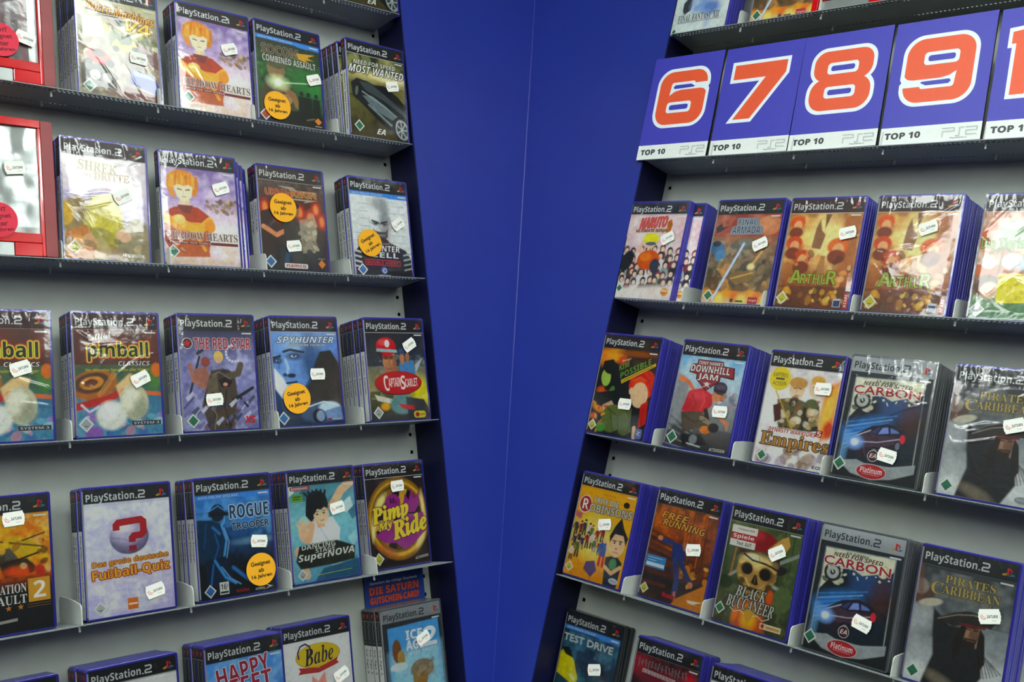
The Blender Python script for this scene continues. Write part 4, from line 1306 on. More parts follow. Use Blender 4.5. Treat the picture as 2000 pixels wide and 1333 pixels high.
@cover
def amber_tale():
    A = Art(ground='#a86a2c')
    A.grad('#b07a3c', '#d6a458', 21, 60).grad('#c88c48', '#8e4e26', 60, 112).grad('#6a3a1e', '#4a2e1c', 112, 141)
    A.cloud('#f0d088', 18, 4, a=0.7, yb=84).cloud('#7a3a1c', 13, 8, a=0.6)
    A.ell(56, 56, 22, 30, '#f2dca0', 0.95, 0, 0.8)
    A.poly([(40, 40), (44, 28), (48, 42), (54, 48), (50, 66), (38, 64)], '#8a6242', 3).poly([(50, 22), (58, 22), (52, 40)], '#7a5638', 2)
    A.poly([(74, 24), (97, 22), (97, 100), (82, 108), (76, 60)], '#a4683a', 6)
    for x, y, s, c in ((14, 32, 10, '#cc5a24'), (14, 58, 11, '#c04e22'), (28, 76, 12, '#b84a28'), (72, 62, 13, '#cc6a30')):
        A.ell(x, y, s, s * 0.8, c, 0.4).ell(x + 1, y + 4, s * 0.55, s * 0.6, '#e2a878', 0.5).ell(x, y + 13, s * 0.9, s * 0.7, '#7c3a20', 0.5)
    A.poly([(52, 74), (58, 74), (62, 110), (46, 110)], '#a87a48', 2)
    A.daubs(26, 14, 70, 92, 108, ['#d8a060', '#7a3c1e', '#4e2e1a', '#e2bc80', '#a85a2a'], 2, 5, 4, 0.6)
    A.daubs(50, 6, 116, 94, 134, ['#c89838', '#8a5a24', '#e2c060', '#4a2e18', '#6a4420'], 1.4, 4.4, 6, 0.75)
    A.header(bg='#3a2422', line='#d8ccc0')
    A.T('A', 16, 92, 17, 17, '#a2b62e', 'sb', oc='#4e3a12', ow=0.7)
    A.T('RTHU', 31, 96.5, 35, 12.5, '#a2b62e', 'sb', oc='#4e3a12', ow=0.7)
    A.T('R', 65, 92, 13, 17, '#a2b62e', 'sb', oc='#4e3a12', ow=0.7)
    A.usk(11, 127, '#c8c02c')
    A.rect(78, 125.6, 88, 136, '#c8ccd4')
    A.rect(79, 128, 87, 135.2, '#3a3a6c')
    A.rect(91, 119, 96.4, 137.6, '#b82a2e')
    A.T('ATARI', 86.2, 126.6, 15, 3.4, '#f0dcd8', 'sb', rot=90)
    return A


@cover
def yellow_block():
    A = Art(ground='#b8662e')
    A.grad('#a85a34', '#c4622c', 21, 60).grad('#c8642c', '#9a5a34', 60, 112).grad('#5c7a4c', '#3c7a52', 112, 141)
    A.poly([(20, 30), (97, 26), (97, 60), (30, 62), (18, 50)], '#9fb89a', 5).cloud('#dfe8d8', 12, 5, a=0.6, yb=80)
    A.line([(22, 66), (28, 60), (36, 66)], 2.6, '#4c6a34', 1.5).line([(28, 62), (26, 92)], 3, '#7c5230', 1.5).line([(14, 68), (24, 61)], 2.4, '#4c6a34', 1.5)
    A.ell(14, 78, 8, 6, '#b9c0c0', 0.4, 20).ell(38, 76, 10, 9, '#c6ccca', 0.4).ell(56, 78, 11, 11, '#8a9aa8', 0.5)
    A.ell(16, 104, 15, 13, '#5c3a26', 0.25).ell(20, 108, 10, 9, '#d4b49c', 0.3)
    A.poly([(27, 90), (62, 88), (64, 120), (28, 122)], '#d0c63c', 2).daubs(10, 30, 92, 60, 118, ['#bab030', '#e0d65a'], 1.5, 3, 3, 0.6)
    A.poly([(64, 92), (97, 90), (97, 124), (66, 124)], '#7aa8b4', 3)
    A.header(bg='#3a3032', line='#c9c4b8')
    A.T('Die Tierischen Acht', 4, 50, 92, 12, '#8ab63c', 'sb', oc='#3c5a24', ow=0.5)
    A.usk(10, 129, '#c4c8c8')
    return A


@cover
def red_hair():
    A = Art(ground='#15181c')
    A.grad('#3c2012', '#15181c', 20, 60).grad('#15181c', '#1a1e1e', 60, 141)
    A.ell(10, 34, 12, 12, '#d8862c', 0.8).ell(28, 30, 14, 9, '#e0a03a', 0.8).ell(40, 36, 8, 6, '#c04a1c', 0.8).ell(60, 26, 30, 4, '#8a4a1c', 0.8)
    A.ell(14, 80, 8, 5, '#c85a1e', 0.8).ell(14, 104, 12, 5, '#cf8a2a', 0.8, 20).ell(8, 116, 6, 4, '#c85a1e', 0.8).ell(88, 60, 9, 12, '#d8862c', 0.6)
    A.poly([(8, 40), (24, 36), (32, 46), (30, 60), (26, 78), (20, 80), (8, 60)], '#14181a', 1.5)
    A.ell(17, 62, 8, 12, '#9cb85a', 0.25, -12).ell(22, 48, 12, 9, '#121518', 0.3).line([(32, 76), (28, 84)], 7, '#4c7a34', 2)
    A.poly([(6, 84), (36, 78), (44, 92), (30, 104), (8, 100)], '#14181a', 2).poly([(20, 100), (34, 92), (40, 98), (24, 110)], '#c2a68a', 2)
    A.ell(80, 66, 22, 20, '#c8361e', 0.15).ell(74, 60, 12, 9, '#e0542c', 0.8)
    A.ell(78, 80, 14, 17, '#e0b896', 0.15, -8).ell(64, 76, 4, 5, '#e0b896', 0.3)
    A.poly([(62, 66), (72, 56), (84, 62), (94, 76), (96, 64), (80, 50), (64, 54)], '#c8361e', 1.5)
    A.poly([(84, 92), (94, 86), (97, 116), (86, 124), (80, 110)], '#b82c18', 1.5)
    A.ell(40, 116, 18, 19, '#5c6a34', 0.15, 12).ell(64, 116, 15, 20, '#566430', 0.15).line([(34, 104), (46, 132)], 1.2, '#3c4820', 1)
    A.line([(68, 56), (78, 52), (90, 60), (96, 74)], 1.0, '#8a1c10', 0.8).line([(64, 62), (74, 56), (84, 60)], 1.0, '#f07a4c', 0.8).line([(88, 96), (90, 120)], 1.0, '#7c180c', 0.8).line([(28, 102), (50, 112), (56, 134)], 1.0, '#2f3a18', 0.8).line([(60, 100), (72, 116), (70, 134)], 1.0, '#2f3a18', 0.8)
    for k in range(8):
        A.ell(6 + 3 * k, 98 + (k * 29) % 40, 4, 1.6, ['#e0a03a', '#c85a1e'][k % 2], 0.6, 30 + 20 * k)
    A.poly([(70, 96), (84, 98), (86, 126), (74, 128)], '#15181c', 2).line([(80, 124), (82, 136)], 6, '#d8b08c', 2).ell(24, 130, 8, 6, '#4a8a34', 0.6)
    A.header(bg='#1b1e28', line='#3c3224')
    A.T("Disney's", 39, 33, 15, 4.2, '#d8d8d0', 'sc', rot=20, bold=0.15)
    A.T('KIM', 35, 40, 18, 7.4, '#6aa632', 'si', rot=26)
    A.T('POSSIBLE', 37, 41.5, 54, 8.2, '#6aa632', 'si', rot=27)
    A.gp([(43, 63), (95, 35.5), (96, 39.5), (45, 68)], '#d8b82c')
    A.stroke([(47, 63.6), (93, 39.2)], 0.9, '#6a5a1c')
    A.usk(9.5, 128, '#c8c02c', 7.6)
    A.rect(83, 124, 94.5, 137.4, '#6a78b0', 3)
    A.stroke([(86, 128), (91.6, 128.6), (86, 131), (91.6, 133)], 0.9, '#e4e8f0')
    return A


@cover
def skater():
    A = Art(ground='#8a949a')
    A.grad('#7cb0d2', '#a8bcc6', 21, 70).grad('#9aa4a8', '#6c7074', 70, 110).grad('#55575a', '#26282a', 110, 141)
    A.cloud('#c9d4d8', 15, 4, a=0.6, yb=80).poly([(3, 44), (24, 56), (18, 100), (3, 120)], '#8c9094', 6)
    A.daubs(30, 66, 62, 97, 84, ['#a08a90', '#8a98a8', '#b8b0b0', '#70788a'], 1.6, 4.4, 6, 0.7)
    for k in range(9):
        A.line([(4, 96 + 5 * k), (40, 116 + 3 * k)], 1.4, ['#9a9ea2', '#2c2e30'][k % 2], 1.4, 0.6)
    A.line([(10, 50), (22, 56), (30, 64)], 5, '#c8744c', 2).ell(10, 52, 6, 4, '#d8865a', 0.5, 20)
    A.poly([(24, 66), (44, 60), (60, 68), (62, 80), (52, 92), (34, 98), (18, 92)], '#b82a34', 2).ell(40, 70, 14, 6, '#cc404a', 0.9)
    A.poly([(18, 94), (46, 90), (62, 98), (62, 110), (44, 112), (26, 120)], '#4a4034', 2).line([(54, 88), (60, 100)], 6, '#24262a', 2).line([(50, 98), (66, 104)], 6, '#8c7c68', 2)
    A.ell(59, 112, 8, 5, '#d07a3a', 0.4).line([(72, 92), (86, 100)], 4, '#cf8458', 2).ell(66, 68, 7, 8, '#c98a62', 0.3).ell(69, 58, 10, 8, '#3c3444', 0.2).ell(74, 70, 4, 4, '#b8764e', 0.4)
    A.line([(30, 70), (38, 82), (34, 92)], 1.2, '#8a1e28', 0.9).line([(44, 64), (50, 76), (46, 88)], 1.2, '#d8525c', 0.9).line([(24, 98), (40, 104), (56, 100)], 1.2, '#2c241c', 0.9).ell(69, 56.4, 7, 3, '#5c5266', 0.7).line([(60, 62), (78, 62)], 1.2, '#1c1820', 0.8).line([(70, 66), (75, 66)], 0.9, '#2c1c14', 0.7).line([(72, 73), (76, 73)], 0.9, '#6c3424', 0.7)
    for k in range(5):
        A.line([(84 + 0.6 * k, 97 + 1.6 * k), (91 - 0.4 * k, 99 + 2.4 * k)], 1.3, '#cf8458', 0.8)
    A.ell(70, 108, 8, 6, '#27282c', 0.4).poly([(24, 122), (54, 118), (66, 130), (30, 136)], '#1c1e20', 3).ell(44, 126, 6, 6, '#7a8084', 0.5).line([(36, 132), (56, 134)], 1.6, '#c9ccce', 1.2)
    A.header(bg='#202226')
    A.gp([(28, 24.4), (66, 24.4), (68, 30), (84, 31), (86, 46), (66, 44), (66, 50), (48, 64), (30, 50), (30, 44), (18, 42), (20, 31), (28, 30)], '#5a2a30')
    A.gp([(29.4, 25.4), (65, 25.4), (66.6, 31), (82, 32), (83.6, 43.6), (65, 42.6), (64, 49.4), (48, 61.6), (32, 49.6), (31.2, 42.6), (19.6, 41), (21, 32), (29, 31)], '#a83842')
    A.T("TONY HAWK'S", 30, 26.2, 36, 4.4, '#ecebe6', 'sb', oc='#3a2026', ow=0.3)
    A.T('DOWNHILL', 20, 31.6, 58, 9.0, '#f0efea', 'sb', oc='#3a2026', ow=0.6)
    A.T('JAM', 32.5, 42, 30, 9.4, '#f0efea', 'sb', oc='#3a2026', ow=0.6)
    A.disc(48, 55, 3.0, 2.6, '#e8e4e0')
    A.stroke([(43, 59), (53, 53.5)], 0.9, '#e8e4e0')
    A.stroke([(43, 53.5), (53, 59)], 0.9, '#e8e4e0')
    A.usk(12, 127, '#2f7d5c', 9)
    A.T('ACTIVISION', 70, 132.6, 23, 4.0, '#e4e4de', 'si', rot=1)
    return A


@cover
def gold_lettering():
    A = Art(ground='#d4ccc4')
    A.grad('#c6c2c4', '#e2dedc', 21, 60).grad('#e4dfdc', '#e8e4e2', 60, 141)
    A.cloud('#b4a6b4', 14, 3, a=0.6).cloud('#eee8e0', 12, 8, a=0.7)
    A.poly([(80, 40), (97, 30), (97, 96), (84, 104), (78, 80)], '#d8852c', 6).ell(88, 66, 7, 24, '#ecb85a', 0.8, 10).ell(92, 88, 6, 10, '#b8421e', 0.8)
    A.ell(44, 46, 10, 12, '#d9bca0', 0.3).ell(44, 38, 12, 7, '#b89054', 0.4).ell(68, 42, 9, 12, '#dcc0a6', 0.3).ell(69, 33, 9, 6, '#c8a050', 0.4)
    A.poly([(20, 60), (44, 56), (66, 62), (72, 94), (30, 96)], '#6a5a3c', 3).poly([(56, 66), (76, 62), (80, 92), (56, 96)], '#2c2a22', 3).ell(66, 62, 9, 7, '#55603a', 0.4).ell(66, 72, 5, 6, '#a8764c', 0.4)
    A.daubs(46, 20, 58, 80, 94, ['#8a7a4e', '#2c2a22', '#c0a878', '#55552e', '#a8422c', '#e2d6c2'], 1.8, 5, 5, 0.7)
    for x, y in ((44, 46), (69, 42)):
        A.line([(x - 5, y - 1), (x - 1, y - 1.6)], 1, '#4a3424', 0.8).line([(x + 2, y - 1.6), (x + 6, y - 1)], 1, '#4a3424', 0.8).line([(x, y), (x - 0.6, y + 4)], 0.8, '#a8845c', 0.8).line([(x - 2, y + 7), (x + 3, y + 7)], 0.9, '#8c5c48', 0.8)
    A.line([(16, 50), (48, 96)], 1.6, '#b8a03c', 1).poly([(16, 68), (26, 64), (30, 84), (22, 88)], '#4a2622', 2)
    A.daubs(30, 6, 116, 94, 138, ['#efe8e0', '#8a7a90', '#5a4e66', '#c8bcc0', '#7a5a3a'], 3, 8, 8, 0.6)
    A.header(bg='#212226')
    A.disc(19, 35, 14, 14.6, '#e6d22a')
    A.T('EMPIRES', 9.5, 27.5, 19, 5, '#8a7a1a', 'sb', bend=1.2)
    A.rect(13, 34, 25, 36.6, '#6a6424', 1)
    A.T('ACTION', 10, 39, 18, 5, '#8a7a1a', 'sb', bend=-1.2)
    A.T('DYNASTY WARRIORS', 16, 94, 62, 5.4, '#b02a34', 'si', oc='#efe6e0', ow=0.5)
    A.gp([(79, 90), (87, 91), (85, 99), (77, 98)], '#a8282c')
    A.T('5', 79.6, 91.6, 5, 6, '#f0e0d0', 'si')
    A.T('Empires', 8, 100.4, 89, 20, '#c28a30', 'rb', oc='#33261a', ow=1.0)
    A.usk(13.5, 129, '#2f7d5c', 7.6)
    A.T('KOEI', 81, 132, 14, 3.6, '#55504e', 'n', bold=0.2)
    return A


@cover
def neon_car():
    A = Art(ground='#23282c')
    A.grad('#262b30', '#1d2226', 20, 141)
    A.poly([(9, 26), (90, 24), (92, 122), (8, 122)], '#aab0b0', 1)
    A.poly([(10, 27), (89, 25), (91, 121), (9, 121)], '#182430', 1)
    A.poly([(10, 30), (89, 28), (90, 62), (10, 60)], '#20364e', 14)
    A.ell(60, 56, 24, 14, '#2c4a78', 0.9).ell(26, 58, 18, 12, '#141a1c', 0.7).ell(80, 66, 12, 20, '#4a2a22', 0.9, 0, 0.7)
    A.poly([(10, 27), (89, 25), (89, 38), (72, 44), (56, 49), (44, 44), (28, 47), (16, 64), (10, 72)], '#d3d4be', 2)
    A.daubs(10, 12, 40, 34, 66, ['#c8c8b0', '#1a2224'], 1.6, 4, 6, 0.8).daubs(8, 70, 30, 88, 46, ['#c2b878', '#e6e2c4'], 2, 4, 3, 0.8)
    A.ell(22, 52, 10, 10, '#20262a', 0.12).ell(22, 52, 7, 7, '#aeb2ae', 0.2).ell(22, 52, 3, 3, '#20262a', 0.3)
    A.ell(30, 84, 26, 12, '#3c7cc0', 0.95, -20, 0.85)
    for k in range(7):
        A.line([(10, 108 - 5 * k), (40 + 4 * k, 92 - 4.6 * k)], 1.4, ['#5c9ad8', '#9cc6ee'][k % 2], 1.4, 0.55)
    A.poly([(14, 101), (24, 89), (38, 79), (56, 74), (74, 79), (79, 89), (72, 98), (58, 104), (46, 112), (32, 115), (18, 110)], '#2a2230', 1)
    A.poly([(24, 90), (40, 84), (60, 88), (76, 88), (70, 95), (52, 101), (34, 104)], '#4a3646', 3, 0.8)
    A.poly([(36, 86), (45, 78.4), (57, 75.6), (70, 80), (74, 83), (60, 86), (47, 89)], '#1a1c26', 1)
    A.poly([(47, 87), (51, 79.4), (57, 78), (59, 84.6)], '#7f92d0', 0.8).poly([(61, 84.4), (60, 78.4), (68, 80.6), (71, 83)], '#6c80c0', 0.8).poly([(38, 86), (45, 80), (48.6, 79.4), (44.6, 87)], '#39406a', 0.8)
    A.line([(26, 98), (48, 96), (76, 88)], 0.9, '#c6bccf', 0.8).line([(22, 92), (38, 84)], 0.9, '#d6dcec', 0.8).ell(75, 89, 3, 5, '#d03a48', 0.5)
    A.ell(46, 109, 6, 7.6, '#121318', 0.2).ell(46, 109, 4, 5.4, '#7e8698', 0.3).ell(46, 109, 1.6, 2.2, '#22242c', 0.4).ell(71, 97, 4, 6, '#121318', 0.2).ell(71, 97, 2.6, 4.2, '#6c7488', 0.3)
    A.ell(22, 99, 9, 7, '#8ab4f0', 0.95).ell(22, 99, 4, 3.4, '#ffffff', 0.8)
    A.line([(10, 120), (12, 90)], 8, '#7ab0dc', 8, 0.5)
    A.poly([(6, 122), (28, 118), (48, 124), (70, 120), (94, 114), (94, 124), (70, 134), (48, 138), (24, 134)], '#9aa0a2', 1.5)
    A.header(bg='#a9aeb2', fg='#3a3e42', yb=20)
    A.T('EA GAMES', 34, 27.4, 26, 2.6, '#4a4a42', 'si', rot=-1)
    A.T('NEED FOR SPEED', 20, 29.8, 56, 4.6, '#4a2a26', 'si', rot=0)
    for k in range(16):
        A.disc(12 + 4.9 * k, 47 + ((k * 37) % 11) - 4, 1.1 + (k % 3) * 0.7, 0.9 + (k % 2) * 0.6, '#d3d4be', rot=30 * k, n=12)
    A.T('CARBON', 10, 35.2, 76, 9.2, '#b01c34', 'n', bold=0.28, oc='#e6e3d8', ow=0.9)
    A.disc(46, 111.5, 6.4, 6.6, '#c9cccc')
    A.disc(46, 111.5, 5.6, 5.8, '#5c2226')
    A.T('EA', 42, 109, 8, 4.6, '#e8eaea', 'si')
    A.usk(9, 125, '#2f7d5c', 8)
    A.disc(47, 129, 17.6, 8.6, '#c9cccc')
    A.disc(47, 129, 16.6, 7.8, '#c0222e')
    A.T('Platinum', 34.6, 124.4, 25, 6.6, '#f0e6e4', 'sb')
    A.T('The Best of PlayStation', 37, 131.6, 20, 1.6, '#f0d4d2', 'n')
    return A


@cover
def dark_coat():
    A = Art(ground='#4a4e50')
    A.grad('#3c4144', '#5c6266', 20, 70).grad('#80878a', '#c3c8c8', 70, 141)
    A.cloud('#8a9092', 18, 4, a=0.6, ya=24).cloud('#30343a', 15, 9, a=0.5)
    A.ell(8, 74, 18, 16, '#a4a8aa', 0.8).ell(80, 122, 22, 20, '#c6caca', 0.9).ell(18, 130, 16, 10, '#d0d4d4', 0.9)
    A.ell(10, 52, 12, 10, '#55463e', 0.6, -30).ell(6, 44, 8, 8, '#8c847c', 0.6).line([(3, 22), (8, 60)], 5, '#7a4a3a', 3, 0.6)
    A.ell(18, 58, 12, 4, '#b9b6a4', 0.6, -15)
    A.poly([(22, 62), (40, 76), (58, 74), (60, 84), (74, 96), (78, 118), (66, 139), (20, 139), (28, 108), (24, 84)], '#26282a', 4)
    A.ell(62, 78, 8.5, 11, '#9c7a62', 0.25).ell(66, 80, 5, 10, '#6e5442', 0.8).line([(57, 75), (61, 75.6)], 1.2, '#221c18', 0.8).line([(64, 75.4), (68, 74.6)], 1.2, '#221c18', 0.8).line([(62, 77), (61, 82)], 1, '#5c4434', 0.8)
    A.poly([(56, 84), (68, 84), (67, 92), (62, 96), (57, 92)], '#2c221c', 1.5).line([(59, 86), (66, 86)], 0.9, '#7c5a48', 0.7)
    A.poly([(52, 72), (57, 74), (54, 100), (47, 112), (46, 88)], '#231f1e', 1.5).poly([(70, 72), (75, 78), (79, 104), (74, 114), (69, 92)], '#231f1e', 1.5)
    A.ell(60, 66, 15, 8, '#2a2726', 0.2).poly([(26, 72), (44, 62), (60, 58), (78, 62), (86, 60), (80, 70), (62, 70), (44, 76)], '#302d2b', 1.2).line([(28, 72), (46, 64), (62, 60.6), (82, 62)], 1.1, '#9a9284', 0.9, 0.8)
    A.line([(50, 72), (74, 71)], 2.4, '#6c2a26', 1)
    for k in range(6):
        A.line([(72 + 2.4 * k, 92 + 2 * k), (80 + 3 * k, 118 - 1.5 * k)], 1.1, '#2c2a28', 1, 0.8)
    A.ell(40, 132, 18, 6, '#8c8270', 0.8, 20, 0.6)
    A.header(bg='#2c3032', line='#55595a')
    A.T('PIRATES', 29, 27.4, 50, 8.2, '#c2ac5e', 'rb', oc='#33301e', ow=0.4)
    A.T('OF THE', 80, 33, 6, 1.6, '#a8985e', 'rb')
    A.T('C', 16, 36, 12, 12.5, '#c2ac5e', 'rb', oc='#33301e', ow=0.4)
    A.T('ARIBBEAN', 27.6, 37.4, 57, 9, '#c2ac5e', 'rb', oc='#33301e', ow=0.4)
    A.T('AM ENDE DER WELT', 26, 47.6, 56, 3.2, '#8e8a6e', 'rb')
    A.usk(11, 129, '#2f7d5c', 7.8)
    A.disc(86, 132, 7, 3.6, '#9aa0a4')
    A.T('Disney', 81, 130.2, 10, 3.4, '#d4d8da', 'sc')
    return A


@cover
def amber_family():
    A = Art(ground='#d89a24')
    A.grad('#d8a038', '#dca42a', 19, 70).grad('#dfae2c', '#cf8a22', 70, 141)
    A.ell(40, 84, 34, 26, '#efd070', 0.95)
    rr = random.Random(5)
    for k in range(16):
        x, y = 8 + (k % 7) * 7.4 + rr.uniform(-2, 2), 86 + (k // 7) * 15 + rr.uniform(-3, 3)
        person(A, x, y, rr.uniform(18, 24), '#d8b08a', rr.choice(['#5c6a34', '#8a2c2a', '#2c3048', '#c8c4b4', '#3a3a3a']), rr.choice(['#2c2c30', '#6a6a34', '#8a8a84']), rr.choice(['#3a2a20', '#a83a2a', '#1c1c1e', '#c8b87a']))
    person(A, 60, 116, 36, '#dcb48e', '#3a5a9c', '#b8302a', '#d8c070')
    A.poly([(36, 116), (50, 112), (56, 124), (48, 134), (34, 126)], '#54386c', 2)
    A.poly([(66, 104), (82, 98), (94, 106), (92, 139), (70, 139)], '#262e38', 2).ell(80, 110, 6, 7, '#4c8a5a', 0.5).line([(68, 116), (80, 122), (92, 112)], 5, '#d8ae88', 1.5)
    A.ell(80, 84, 13, 17, '#deb692', 0.15).poly([(66, 76), (72, 62), (80, 50), (86, 62), (96, 74), (94, 84), (88, 72), (74, 72), (68, 84)], '#1d1c20', 1.2)
    A.line([(72.5, 80.4), (78, 80.4)], 1.5, '#241c1a', 0.8).line([(82.5, 80), (88, 79.6)], 1.5, '#241c1a', 0.8).ell(75.6, 83, 1.6, 1.2, '#2c2420', 0.4).ell(85, 82.6, 1.6, 1.2, '#2c2420', 0.4).ell(80, 90, 2, 1.4, '#b08464', 0.5).line([(76, 95), (84, 95)], 1, '#9c6a54', 0.8)
    A.header(bg='#1d2026', yb=19.4)
    A.T('Walt Disney', 42, 24.5, 22, 3, '#a8701c', 'sc')
    A.disc(15.5, 43, 11, 12, '#e0dcd4')
    A.disc(15.5, 43, 9.6, 10.6, '#b8242c')
    A.T('R', 11, 36, 10, 14, '#f0ece4', 'sb', oc='#5a2020', ow=0.4)
    A.T('TRIFF DIE', 28, 31.5, 42, 7, '#d9d7cc', 'sb', rot=-1, oc='#6a6458', ow=0.5)
    A.T('OBINSONS', 24, 40, 71, 10.5, '#c8c6bc', 'sb', rot=1, oc='#5c574c', ow=0.8)
    A.disc(83, 33, 5, 4, '#2a2824')
    A.gp([(2.6, 54), (14, 56), (13, 64), (3, 61)], '#c8606a')
    A.usk(10, 128, '#c8c02c', 7)
    A.disc(86, 131, 7.6, 4, '#c4ccd8')
    A.T('Disney', 80.6, 128.8, 11, 4, '#5a6478', 'sc')
    return A


@cover
def rooftop_run():
    A = Art(ground='#5c3a24')
    A.grad('#5a3426', '#a04e22', 21, 60).grad('#8c4420', '#3c2a20', 60, 110).grad('#2c2622', '#3a2c20', 110, 141)
    A.cloud('#d0742c', 12, 4, a=0.6, yb=80).cloud('#1d1a1c', 13, 7, a=0.6, ya=50)
    for k in range(9):
        A.line([(3, 56 + 8 * k), (38, 64 + 7 * k)], 4.6, ['#5c2e1c', '#2c2424'][k % 2], 1.2, 0.8)
    for k in range(7):
        A.line([(48 + 7 * k, 24), (44 + 8 * k, 88)], 2, ['#7c3a1c', '#c86a2c', '#3c2620'][k % 3], 1.5, 0.7)
    A.daubs(26, 54, 78, 96, 118, ['#d08a2e', '#a8561e', '#2c2420', '#e2b050', '#6a3a20'], 2, 5, 7, 0.7)
    A.line([(21, 64), (38, 66), (50, 72)], 5, '#2c3c7a', 1.5).ell(18, 63, 4, 3, '#c8825c', 0.4).poly([(40, 64), (56, 66), (60, 84), (46, 90), (38, 80)], '#2a3a74', 2).ell(58, 66, 5, 6, '#a86a4c', 0.3)
    A.line([(46, 86), (54, 108), (54, 126)], 8, '#34406c', 2).line([(54, 86), (70, 104), (74, 108)], 7, '#2c3862', 2).ell(74, 110, 4, 4, '#b87a58', 0.4).line([(54, 124), (55, 132)], 3.6, '#b8704c', 1.5)
    A.poly([(52, 139), (58, 130), (97, 104), (97, 139)], '#b8761e', 2)
    A.header(bg='#1c1e24', line='#6a4a34')
    A.T('FREE', 13, 29.5, 41, 8.4, '#dca22a', 'si', rot=-2, oc='#2a1c14', ow=0.8)
    A.T('RUNNING', 17, 39, 64, 8.6, '#dca22a', 'si', rot=-2, oc='#2a1c14', ow=0.8)
    A.rect(3.4, 86, 33, 101.6, '#3a8ac4')
    A.rect(5.4, 88.4, 28, 89.6, '#9ccbe8')
    A.rect(5.4, 91.8, 19, 93.0, '#9ccbe8')
    A.rect(4.6, 95.2, 32, 99.6, '#d8e4ea')
    A.usk(8.8, 128, '#c8c02c', 7)
    A.gp([(37, 126.6), (40, 126), (42, 128), (56, 128), (55, 133), (37, 132)], '#a82030')
    A.gp([(74, 128), (96, 126), (84, 131), (94, 132), (76, 131)], '#e2d8c4')
    return A


